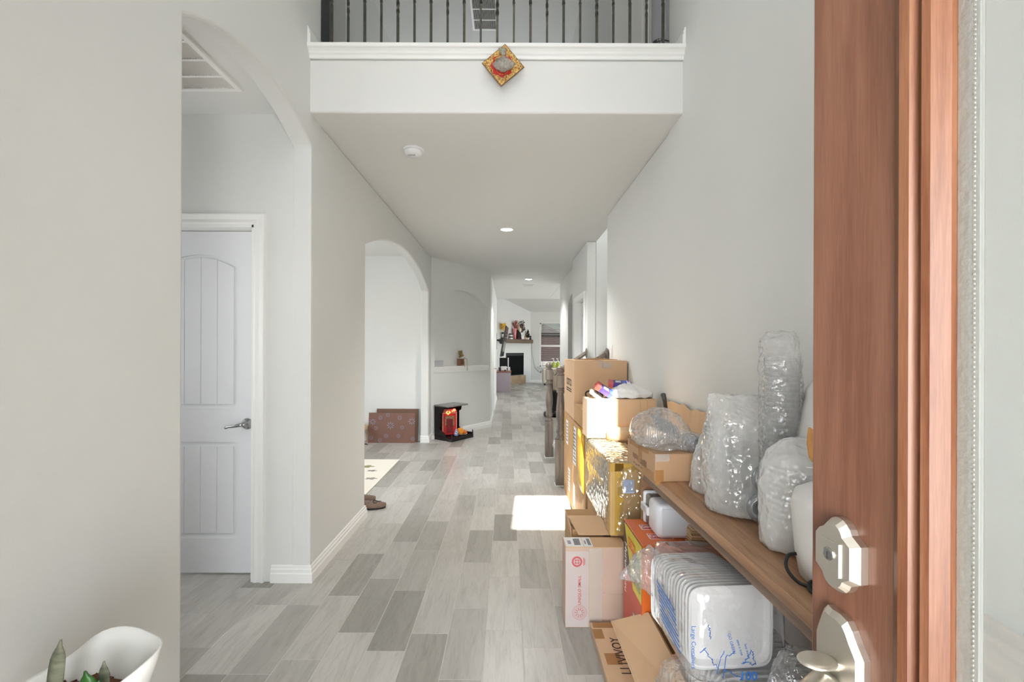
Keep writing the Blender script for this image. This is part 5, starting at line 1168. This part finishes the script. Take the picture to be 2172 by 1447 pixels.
# foam clamshells
def clam_bm(w, h, d=0.020):
    """one foam tray seen from its open side: rounded square rim, sloping walls, recessed floor; built facing -y"""
    bm = nb(); R = []
    for k, y in ((1.0, 0), (1.0, 0.004), (0.95, 0.004), (0.88, d), (0.0, d)):
        if k == 0: break
        ring = []
        for i in range(36):
            a = 2*PI*i/36; c, s = math.cos(a), math.sin(a); q = 0.28
            ring.append(bm.verts.new((math.copysign(abs(c)**q, c)*w/2*k, y, math.copysign(abs(s)**q, s)*h/2*k)))
        R.append(ring)
    for P, Q in zip(R, R[1:]):
        for i in range(36): bm.faces.new([P[i], P[(i+1) % 36], Q[(i+1) % 36], Q[i]])
    bm.faces.new(R[-1]); bm.faces.new(R[0][::-1]) if False else None
    return bm
src = None
for k in range(15):
    if src is None: src = obj('foam_container', clam_bm(0.245, 0.232), FOAM, smooth=False, solid=0.002); o = src
    else: o = src.copy(); C.objects.link(o)
    o.location = (0.632-0.0008*k, 1.275+0.021*k, 0.588-0.0030*k); o.rotation_euler = (0, 0, math.radians(4))
    tag(o, '%s white foam food container from the front of the upper row under the shelf' % ORD[k], 'container', 'upper row of foam containers')
for k in range(13):
    o = src.copy(); C.objects.link(o); o.location = (0.75, 1.235+0.022*k, 0.325); o.scale = (1.3, 1, 1.06)
    tag(o, '%s white foam food container from the front of the lower row in the open carton' % ORD[k], 'container', 'lower row of foam containers')
UBAG = thing('container_bag', 'clear printed bag around the upper row of foam containers', 'bag', (0.65, 1.42, 0.46))
bm = nb(); loft(bm, spread([(0.635, 1.41, 0.462, 0.115, 0.15), (0.635, 1.41, 0.468, 0.134, 0.185), (0.632, 1.40, 0.55, 0.137, 0.19), (0.632, 1.40, 0.66, 0.135, 0.185), (0.632, 1.40, 0.702, 0.132, 0.175), (0.632, 1.40, 0.710, 0.11, 0.15)], 4), n=72, power=7, amp=0.004, freq=14, seed=51)
PRB = film('printed_bag_film', srgb(240, 244, 252), 0.07, 20, 0.8, 0.06, 2.6)
obj('film', bm, PRB, UBAG, smooth=True)
bm = nb(); loft(bm, spread([(0, 0, 0.0, 0.090, 0.075), (0.005, 0, 0.03, 0.075, 0.065), (0.012, 0, 0.06, 0.05, 0.05), (0.006, 0.0, 0.085, 0.026, 0.03), (0.0, 0, 0.105, 0.016, 0.02), (-0.01, 0, 0.125, 0.006, 0.006)], 6), n=44, power=2, amp=0.012, freq=26, seed=61)
bmesh.ops.transform(bm, matrix=Matrix.Translation((0.522, 1.60, 0.580)) @ Matrix.Rotation(-PI/2, 4, 'Y') @ Matrix.Rotation(0.15, 4, 'X'), verts=bm.verts[:]); obj('twisted_end', bm, BAG, UBAG, smooth=True)
fy = 1.208
text('Large Containers', 0.0165, (0.498, fy, 0.575), (0, 0, -1), RX, BLUEINK, UBAG, name='blue_lettering', lift=0.001)
for x, z, s in ((0.60, 0.585, 0.0115), (0.622, 0.575, 0.010), (0.642, 0.565, 0.010)):
    text(('GO GREEN', 'save a tree', 'less waste')[int((x-0.60)/0.02+0.1)], s, (x, fy, z), (0.28, 0, -0.96), (0.96, 0, 0.28), BLUEINK, UBAG, name='blue_lettering')
text('100', 0.032, (0.645, fy, 0.498), RX, UZ, BLUEINK, UBAG, name='blue_lettering', bold=0.02)
bm = nb(); random.seed(9)
def scribble(p, q, jag, r=0.0010, n=14):
    p = (0.515+(p[0]-0.52)*0.82, p[1]+0.015); q = (0.515+(q[0]-0.52)*0.82, q[1]+0.015)
    pts = []
    for i in range(n+1):
        t2 = i/n; pts.append((p[0]+(q[0]-p[0])*t2+random.uniform(-jag, jag), fy-0.001, p[1]+(q[1]-p[1])*t2+random.uniform(-jag, jag)))
    tube(bm, pts, r, 5)
scribble((0.55, 0.62), (0.555, 0.585), 0.003); scribble((0.535, 0.555), (0.58, 0.505), 0.004); scribble((0.575, 0.49), (0.588, 0.53), 0.0003, n=3); scribble((0.596, 0.478), (0.605, 0.535), 0.0003, n=3)
scribble((0.588, 0.532), (0.60, 0.55), 0.001, n=3); scribble((0.605, 0.535), (0.635, 0.55), 0.003, n=6); scribble((0.605, 0.50), (0.66, 0.475), 0.004); scribble((0.52, 0.545), (0.54, 0.56), 0.001, n=4); scribble((0.66, 0.52), (0.69, 0.55), 0.004); scribble((0.69, 0.55), (0.70, 0.515), 0.004); scribble((0.66, 0.52), (0.70, 0.515), 0.004)
obj('blue_tree_drawing', bm, BLUEINK, UBAG, smooth=True)
bm = nb()
for k in range(9):
    z = 0.605-0.012*k; y0 = 1.50-0.006*k; v = [bm.verts.new(p) for p in ((0.496, y0, z), (0.496, y0-0.16, z-0.004), (0.496, y0-0.16, z-0.0095), (0.496, y0, z-0.0055))]; bm.faces.new(v)
o = obj('blue_side_print', bm, BLUEINK, UBAG); o['kind'] = 'stuff'
LBAG = thing('crumpled_bag', 'crumpled clear bag spilling out in front of the lower foam containers', 'bag', (0.62, 1.25, 0.2))
bm = nb(); loft(bm, spread([(0.545, 1.36, 0.24, 0.05, 0.10), (0.535, 1.36, 0.28, 0.075, 0.14), (0.545, 1.34, 0.34, 0.075, 0.15), (0.57, 1.32, 0.40, 0.06, 0.13), (0.59, 1.31, 0.44, 0.03, 0.06), (0.595, 1.31, 0.452, 0.008, 0.01)], 5), n=48, power=2.2, amp=0.018, freq=15, seed=71)
obj('film', bm, BAG, LBAG, smooth=True)
bm = nb(); loft(bm, spread([(0.80, 1.14, 0.33, 0.08, 0.03), (0.79, 1.13, 0.38, 0.12, 0.06), (0.78, 1.14, 0.46, 0.12, 0.06), (0.77, 1.16, 0.54, 0.09, 0.045), (0.755, 1.17, 0.585, 0.03, 0.02)], 5), n=48, power=2.2, amp=0.020, freq=14, seed=81)
obj('film', bm, BAG, LBAG, smooth=True)
# ------------------------------------------------------------------ living room at the far end
BRK = mat('hearth_tile', srgb(196, 172, 140), 0.5, col2=srgb(176, 150, 118), vscale=4)
FW = Matrix.Translation(FA) @ Matrix.Rotation(fang, 4, 'Z')
def fp(s, d, z): return FW @ Vector((s, -d, z))
fpl = thing('fireplace', 'black firebox fireplace set in the corner wall above a tan tiled hearth', 'fireplace', FA, fang)
bm = nb(); bm_box(bm, fs0-0.02, fs1+0.02, -0.012, 0, 0.33, 0.36); bm_box(bm, fs0-0.02, fs0+0.02, -0.012, 0, 0.36, 1.18); bm_box(bm, fs1-0.02, fs1+0.02, -0.012, 0, 0.36, 1.18); bm_box(bm, fs0-0.02, fs1+0.02, -0.012, 0, 1.10, 1.21)
obj('surround_frame', bm, BLACK, fpl, local=True)
bm = nb(); bm_box(bm, fs0, fs1, 0.10, 0.14, 0.34, 1.20); obj('firebox', bm, BLACKM, fpl, local=True)
obj('glass_front', bx(fs0+0.02, fs1-0.02, 0.0, 0.008, 0.36, 1.10), mat('dark_glass', srgb(5, 5, 6), 0.6, vary=0.1, spec=0.1), fpl, local=True)
for k in range(4): obj('hearth_tile', bx(0.40+0.36*k, 0.40+0.36*k+0.354, -0.010, 0, 0.0, 0.32), BRK, fpl, local=True)
MWD = wood('mantel_wood', srgb(120, 100, 80), srgb(84, 68, 54), 8, (0.1, 1, 1), 0.5)
mt = thing('mantel_shelf', 'grey brown wooden mantel shelf above the fireplace', 'mantel', FW @ Vector((0, 0, 1.59)), fang)
obj('beam', bx(0.12, 2.07, -0.20, 0, 0.0, 0.15, bevel=0.006), MWD, mt, local=True)
TZ = 1.74
def mthing(name, label, cat, s, d=0.10, group=None): return thing(name, label, cat, fp(s, d, TZ), fang, group)
# mantel ornaments, left to right
t = mthing('orchid', 'yellow orchid in a pale pot at the end of the mantel behind the television', 'plant', 0.27)
bm = nb(); lathe(bm, [(0.06, 0), (0.075, 0.16), (0.08, 0.17)], n=18); obj('pot', bm, FOAM, t, local=True, smooth=True)
random.seed(21)
bm = nb()
for k in range(26):
    c = (random.uniform(-.13, .13), random.uniform(-.08, .08), 0.42+random.uniform(-.10, .16)); sphere(bm, c, 0.036, 1.2, 0.5, 1, 8, 6)
o = obj('blossoms', bm, mat('orchid_yellow', srgb(232, 178, 40), 0.6, vary=0.2, vscale=30), t, local=True, smooth=True); o['kind'] = 'stuff'
bm = nb(); tube(bm, [(0, 0, 0.16), (0.02, 0, 0.4), (0.06, 0, 0.52)], 0.006, 6); obj('stem', bm, mat('dark_green', srgb(36, 48, 28), 0.6, vary=0.2), t, local=True)
bm = nb(); sphere(bm, (-0.06, 0, 0.22), 0.06, 1.3, 0.4, 0.6); sphere(bm, (0.07, 0, 0.21), 0.06, 1.2, 0.4, 0.7); obj('leaves', bm, MATS['dark_green'], t, local=True, smooth=True)
t = mthing('stacked_books', 'small pile of white framed blocks on the mantel beside the television', 'ornament', 0.72)
for k in range(4): obj('block', bx(-0.07, 0.07, -0.04, 0.04, 0.055*k, 0.055*k+0.045), FOAM if k % 2 == 0 else BLACK, t, local=True)
t = mthing('twig_vase', 'tall pink striped vase of red twigs on the mantel', 'vase', 0.95)
STR = mat('pink_stripes', srgb(238, 190, 190), 0.4, col2=srgb(196, 44, 60), vscale=10, stretch=(6, 6, 0.8))
bm = nb(); lathe(bm, [(0.05, 0), (0.055, 0.10), (0.075, 0.30), (0.085, 0.42)], n=20); obj('vase', bm, STR, t, local=True, smooth=True)
bm = nb()
for k in range(16):
    a = random.uniform(0, 2*PI); q = random.uniform(.02, .13); h2 = random.uniform(.55, .72); tube(bm, [(0, 0, 0.40), (q*0.5*math.cos(a), q*0.5*math.sin(a), 0.40+h2*0.2), (q*math.cos(a), q*math.sin(a), 0.20+h2*0.75)], [0.010, 0.008, 0.012], 5)
o = obj('red_twigs', bm, mat('dried_red', srgb(166, 84, 70), 0.7, vary=0.3, vscale=30), t, local=True); o['kind'] = 'stuff'
t = mthing('gnome_figurine', 'dark dressed bearded figurine with red feet on the mantel', 'figurine', 1.17)
bm = nb(); lathe(bm, [(0.13, 0.02), (0.13, 0.16), (0.09, 0.30), (0.075, 0.36)], n=20); obj('robe', bm, mat('dark_robe', srgb(38, 30, 30), 0.8, vary=0.3), t, local=True, smooth=True)
bm = nb(); sphere(bm, (0.0, -0.02, 0.42), 0.075); obj('head', bm, mat('doll_skin', srgb(206, 168, 140), 0.6, vary=0.05), t, local=True, smooth=True)
bm = nb(); sphere(bm, (0.03, -0.07, 0.36), 0.075, 1, 0.7, 1.25); obj('beard', bm, mat('cream_beard', srgb(226, 214, 196), 0.8, vary=0.1), t, local=True, smooth=True)
bm = nb(); lathe(bm, [(0.082, 0.44), (0.06, 0.52), (0.02, 0.60), (0.004, 0.63)], n=18); obj('hat', bm, mat('pink_felt', srgb(196, 150, 140), 0.8, vary=0.1), t, local=True, smooth=True)
for sx in (-1, 1):
    bm = nb(); sphere(bm, (0.07*sx, -0.07, 0.035), 0.045, 0.9, 1.2, 0.75); obj('foot', bm, mat('red_felt', srgb(130, 34, 34), 0.8, vary=0.2), t, local=True, smooth=True)
t = mthing('branch_vase', 'white twin vase with dark dried branches on the mantel', 'vase', 1.42)
bm = nb(); lathe(bm, [(0.05, 0), (0.06, 0.05), (0.045, 0.22), (0.03, 0.28)], cx=-0.05, n=18); obj('vase', bm, FOAM, t, local=True, smooth=True)
bm = nb(); lathe(bm, [(0.05, 0), (0.06, 0.04), (0.04, 0.14), (0.025, 0.18)], cx=0.07, n=18); obj('vase', bm, FOAM, t, local=True, smooth=True)
bm = nb()
for k in range(30):
    a = random.uniform(-1.3, 1.3); l2 = random.uniform(.25, .48); x1 = -0.02+l2*math.sin(a)*0.75; z1 = 0.30+l2*abs(math.cos(a)); tube(bm, [(-0.03, 0, 0.22), (x1*0.5-0.01, random.uniform(-.04, .04), 0.26+(z1-0.26)*0.6), (x1, random.uniform(-.06, .06), z1)], [0.008, 0.006, 0.004], 4); sphere(bm, (x1, 0, z1), 0.022, u=6, v=4); sphere(bm, (x1*0.6, 0.0, 0.26+(z1-0.26)*0.7), 0.02, u=6, v=4)
o = obj('dried_branches', bm, mat('dried_brown', srgb(98, 84, 66), 0.8, vary=0.4, vscale=30), t, local=True); o['kind'] = 'stuff'
t = mthing('candle_house', 'small glowing tan ornament low on the mantel', 'ornament', 1.68)
bm = nb(); lathe(bm, [(0.09, 0), (0.08, 0.04), (0.03, 0.09), (0.004, 0.12)], n=16); obj('dome', bm, mat('tan_wax', srgb(226, 196, 160), 0.6, vary=0.1), t, local=True, smooth=True)
t = mthing('tabletop_tree', 'small dark decorated tree on the mantel', 'ornament tree', 1.84)
bm = nb(); lathe(bm, [(0.05, 0), (0.055, 0.06), (0.02, 0.07)], n=14); obj('pot', bm, FOAM, t, local=True)
bm = nb(); lathe(bm, [(0.11, 0.09), (0.05, 0.20), (0.085, 0.19), (0.035, 0.30), (0.055, 0.29), (0.003, 0.42)], n=14); obj('branches', bm, mat('dark_fir', srgb(52, 36, 30), 0.8, vary=0.4, vscale=30), t, local=True)
bm = nb()
for k in range(9): a = k*2.4; sphere(bm, (0.075*math.cos(a), 0.075*math.sin(a), 0.13+0.018*k), 0.016, u=8, v=6)
o = obj('baubles', bm, mat('bauble', srgb(214, 170, 150), 0.3, vary=0.2), t, local=True, smooth=True); o['kind'] = 'stuff'
t = mthing('dark_bust', 'little dark figure at the right end of the mantel', 'figurine', 2.01)
bm = nb(); lathe(bm, [(0.05, 0), (0.04, 0.05), (0.02, 0.09)], n=14); obj('body', bm, mat('bronze_dark', srgb(44, 34, 28), 0.5, vary=0.2), t, local=True, smooth=True)
bm = nb(); sphere(bm, (0, 0, 0.125), 0.042); obj('head', bm, MATS['bronze_dark'], t, local=True, smooth=True)
# cable from the mantel down the wall
bm = nb(); tube(bm, [(0.97, 18.49, 1.62), (1.0, 18.485, 1.1), (1.12, 18.485, 0.6), (1.30, 18.485, 0.42), (1.36, 18.485, 0.44)], 0.006, 6); bm_box(bm, 1.34, 1.38, 18.47, 18.5, 0.40, 0.48)
tag(obj('power_cable', bm, mat('grey_cable', srgb(150, 146, 138), 0.6, vary=0.1), smooth=True), 'thin cable running from the mantel end to the back wall outlet', 'cable')
# television on swing arm
tv = thing('television', 'big flat television on a swing arm seen edge-on in the living room', 'television', (-0.11, 15.55, 1.62), rot=Euler((0, math.radians(10), math.radians(-3))).to_matrix())
obj('screen', bx(0.012, 0.022, -0.62, 0.62, -0.50, 0.50), mat('screen_black', srgb(20, 22, 22), 0.2, vary=0.1), tv, local=True)
obj('housing', bx(-0.03, 0.014, -0.64, 0.64, -0.52, 0.52, bevel=0.006), mat('tv_back', srgb(62, 62, 56), 0.4, vary=0.15), tv, local=True)
bm = nb(); bm_box(bm, -0.14, -0.03, -0.12, 0.12, -0.10, 0.12); bm_box(bm, -0.27, -0.14, -0.03, 0.03, -0.03, 0.03); obj('swing_arm', bm, BLACK, tv, local=True)
obj('wall_plate', bx(-0.399, -0.375, 15.35, 15.75, 1.35, 1.90), BLACK, tv)
# cabinet
cb = thing('media_cabinet', 'low lavender grey cabinet with red brown top by the living room wall', 'cabinet', (-0.13, 14.75, 0))
obj('body', bx(-0.36, 0.10, 14.2, 15.3, 0, 0.62, bevel=0.005), mat('lavender_laminate', srgb(176, 164, 172), 0.5, vary=0.03), cb)
obj('top', bx(-0.37, 0.11, 14.18, 15.32, 0.62, 0.65, bevel=0.004), mat('red_brown_top', srgb(158, 104, 84), 0.4, vary=0.1), cb)
t = thing('toy_truck', 'small white and black toy truck on the lavender cabinet', 'toy', (-0.16, 14.4, 0.651))
bm = nb(); bm_box(bm, -0.05, 0.13, -0.06, 0.06, 0.03, 0.16); obj('body', bm, FOAM, t, local=True, bevel=0.006); obj('cab', bx(-0.13, -0.055, -0.055, 0.055, 0.03, 0.13, bevel=0.008), BLACK, t, local=True)
for x in (-0.09, 0.08):
    for y in (-0.062, 0.062):
        bm = nb(); lathe(bm, [(0.03, -0.012), (0.03, 0.012)], n=14); bmesh.ops.transform(bm, matrix=Matrix.Translation((x, y, 0.03)) @ Matrix.Rotation(PI/2, 4, 'X'), verts=bm.verts[:]); obj('wheel', bm, BLACK, t, local=True)
obj('bumper', bx(-0.05, 0.08, -0.065, 0.065, 0.015, 0.03), mat('toy_red', srgb(120, 40, 36), 0.5, vary=0.1), t, local=True)
t = thing('toy_train', 'long black and white toy train at the back of the lavender cabinet', 'toy', (-0.12, 14.75, 0.651))
for k in range(5): obj('carriage', bx(-0.19+0.08*k, -0.12+0.08*k, -0.03, 0.03, 0.01, 0.10), BLACK if k % 2 else FOAM, t, local=True, bevel=0.004)
obj('roof_bar', bx(-0.2, 0.2, -0.035, 0.035, 0.10, 0.125), FOAM, t, local=True)
t = thing('desktop_monitor', 'black monitor with a white side panel on the lavender cabinet', 'monitor', (-0.10, 15.1, 0.651))
obj('screen', bx(-0.17, 0.10, -0.03, 0.0, 0.10, 0.42), BLACKM, t, local=True); obj('stand', bx(-0.08, 0.02, -0.04, 0.06, 0.0, 0.10), BLACKM, t, local=True); obj('side_panel', bx(0.10, 0.135, -0.05, 0.05, 0.0, 0.42), PLASTIC, t, local=True)
# window with blinds
w1 = struct('window_1', None, loc=(wx0, 18.5, wz0), label='white framed living room window with dark slatted blinds')
bm = nb(); f = 0.05
bm_box(bm, wx0, wx0+f, 18.52, 18.60, wz0, wz1); bm_box(bm, wx1-f, wx1, 18.52, 18.60, wz0, wz1); bm_box(bm, wx0, wx1, 18.52, 18.60, wz0, wz0+f); bm_box(bm, wx0, wx1, 18.52, 18.60, wz1-f, wz1); bm_box(bm, wx0, wx1, 18.50, 18.60, 1.46, 1.53)
obj('window_frame', bm, TRIM, w1)
for a, b in ((wz0+f, 1.46), (1.53, wz1-f)): obj('pane', bx(wx0+f, wx1-f, 18.575, 18.58, a, b), mat('window_glass', (0.9, 0.95, 0.95, 1), 0.05, alpha=0.12), w1)
obj('dimming_sheet', bx(wx0+0.01, wx1-0.01, 18.605, 18.608, wz0+0.01, wz1-0.01), mat('dimming_sheet_dark', srgb(20, 20, 22), 0.9, alpha=0.5), w1)  # added dark sheet that dims the over-bright view outside
obj('window_sill', bx(wx0-0.06, wx1+0.06, 18.42, 18.56, wz0-0.03, wz0), TRIM, w1)
SL = mat('blind_slat', srgb(40, 38, 37), 0.6, vary=0.1); sl0 = None
for k in range(34):
    z = wz0+0.075+k*0.0505
    if 1.44 < z < 1.55 and False: continue
    if sl0 is None: sl0 = obj('blind_slat', bx(wx0+0.055, wx1-0.055, 18.505, 18.53, -0.009, 0.009), SL, w1); sl0.location = (0, 0, z-wz0); sl0.data.transform(Matrix.Translation((0, 0, wz0)))
    else: o = dup(sl0, w1); o.location = (0, 0, z-wz0)
for x in (wx0+0.12, wx1-0.12):
    obj('blind_cord', bx(x-0.006, x+0.006, 18.515, 18.522, wz0+0.07, wz1-0.06), SL, w1)
# neighbour house outside
nh = thing('neighbour_house', 'brown brick neighbour house with grey roof seen through the blinds', 'house', (2.0, 24.5, 0))
BRI = mat('brown_brick', srgb(96, 76, 74), 0.9, col2=srgb(78, 60, 58), vscale=18)
obj('wall', bx(-4, 2.9, 24.5, 24.7, -0.2, 2.25), BRI, nh)
obj('eave_board', bx(-4, 2.98, 24.40, 24.5, 2.10, 2.24), mat('eave_dark', srgb(70, 64, 62), 0.8, vary=0.1), nh)
bm = nb(); prism(bm, [(-4, 2.2), (2.98, 2.2), (1.98, 2.71), (-1, 4.2), (-4, 3.2)], 1, 24.4, 24.8); obj('roof', bm, mat('grey_shingle', srgb(126, 122, 120), 0.9, vary=0.2, vscale=12), nh)
struct('lawn', bx(-20, 30, 18.7, 60, -0.3, -0.15), mat('lawn_green', srgb(110, 118, 84), 0.95, vary=0.3, vscale=3), label='dull green lawn behind the house')
bm = nb(); bm_box(bm, -3, 8, 23.0, 23.06, -0.15, 0.75)
tag(obj('garden_fence', bm, mat('white_fence', srgb(210, 208, 204), 0.7, vary=0.1)), 'pale low garden wall outside the living room window', 'fence')
# ottoman, armchair, table with bottles
CREAM = mat('cream_fabric', srgb(230, 222, 206), 0.9, vary=0.05, vscale=20, bump=0.15, bscale=200)
t = thing('ottoman', 'cream upholstered ottoman below the living room window', 'ottoman', (1.62, 17.3, 0))
obj('cushion', bx(1.33, 1.95, 17.05, 17.6, 0.06, 0.62, bevel=0.05, seg=3), CREAM, t, smooth=True)
for x in (1.38, 1.86): obj('foot', bx(x, x+0.05, 17.1, 17.15, 0, 0.07), BLACK, t)
t = thing('beige_armchair', 'beige sofa end past the kitchen wall corner', 'sofa', (1.95, 14.2, 0))
TANF = mat('beige_fabric', srgb(206, 184, 152), 0.9, vary=0.06, vscale=20, bump=0.15, bscale=200)
obj('arm', bx(1.44, 1.62, 13.8, 14.7, 0.05, 0.66, bevel=0.04, seg=3), TANF, t, smooth=True); obj('seat', bx(1.62, 2.6, 13.8, 14.6, 0.05, 0.42, bevel=0.04, seg=3), TANF, t, smooth=True); [obj('foot', bx(x, x+0.05, 13.9, 13.95, 0, 0.06), BLACK, t) for x in (1.5, 2.5)]; obj('backrest', bx(1.5, 2.6, 14.6, 14.85, 0.05, 0.85, bevel=0.05, seg=3), TANF, t, smooth=True)
t = thing('side_table', 'small white table behind the newel post holding bottles', 'table', (1.42, 12.9, 0))
obj('table_top', bx(1.22, 1.66, 12.7, 13.1, 0.80, 0.83), PLASTIC, t)
for x in (1.24, 1.61):
    for y in (12.72, 13.05): obj('leg', bx(x, x+0.03, y, y+0.03, 0, 0.80), BLACK, t)
GRN = mat('green_soap', srgb(170, 186, 60), 0.3, vary=0.1)
for x, lab in ((1.31, 'green soap bottle with white pump nearer the newel post'), (1.43, 'green soap bottle with white pump farther right on the small table')):
    t = thing('soap_bottle', lab, 'bottle', (x, 12.9, 0.83), group='soap bottles on the small table')
    bm = nb(); lathe(bm, [(0.045, 0), (0.05, 0.02), (0.05, 0.14), (0.02, 0.17), (0.018, 0.18)], n=16); obj('bottle', bm, GRN, t, local=True, smooth=True)
    bm = nb(); lathe(bm, [(0.022, 0.178), (0.022, 0.20), (0.008, 0.205), (0.008, 0.25)], n=12); bm_box(bm, -0.05, 0.01, -0.01, 0.01, 0.25, 0.27); obj('pump', bm, PLASTIC, t, local=True)
# robot vacuum and bin in the hall
t = thing('robot_vacuum', 'round black robot vacuum parked by the hall wall behind the newel posts', 'robot vacuum', (0.90, 9.2, 0))
bm = nb(); lathe(bm, [(0.15, 0.012), (0.17, 0.02), (0.17, 0.075), (0.155, 0.09), (0.002, 0.092)], n=36, caps=False); obj('body', bm, BLACK, t, local=True, smooth=True)
bm = nb(); lathe(bm, [(0.045, 0.088), (0.045, 0.104), (0.035, 0.108)], n=20); obj('sensor_turret', bm, BLACKM, t, local=True)
obj('bumper', bx(-0.14, 0.14, -0.178, -0.10, 0.02, 0.06, bevel=0.02), BLACKM, t, local=True)
for sx in (-1, 1):
    bm = nb(); lathe(bm, [(0.03, -0.01), (0.03, 0.01)], n=14); bmesh.ops.transform(bm, matrix=Matrix.Translation((0.10*sx, 0, 0.03)) @ Matrix.Rotation(PI/2, 4, 'Y'), verts=bm.verts[:]); obj('wheel', bm, BLACKM, t, local=True)
t = thing('waste_bin', 'tall black bin standing against the far hall wall', 'bin', (1.0, 9.25, 0))
t.location = (0.99, 9.62, 0); MW[t.name] = Matrix.Translation((0.99, 9.62, 0))
bm = nb(); lathe(bm, [(0.08, 0), (0.10, 0.44), (0.104, 0.45)], n=20); obj('bucket', bm, BLACK, t, local=True, smooth=True)
bm = nb(); lathe(bm, [(0.106, 0.45), (0.10, 0.48), (0.02, 0.50)], n=20); obj('lid', bm, BLACKM, t, local=True)
t = thing('snack_packet', 'dark packet with green print standing beside the robot vacuum', 'packet', (1.02, 8.72, 0))
obj('pouch', bx(-0.05, 0.05, -0.10, 0.10, 0, 0.34, bevel=0.03), mat('dark_packet', srgb(40, 32, 34), 0.4, col2=srgb(110, 40, 46), vscale=9), t, local=True); obj('green_mark', bx(-0.052, 0.0, -0.102, 0.03, 0.20, 0.30), mat('green_print', srgb(70, 150, 80), 0.5, vary=0.2), t, local=True)
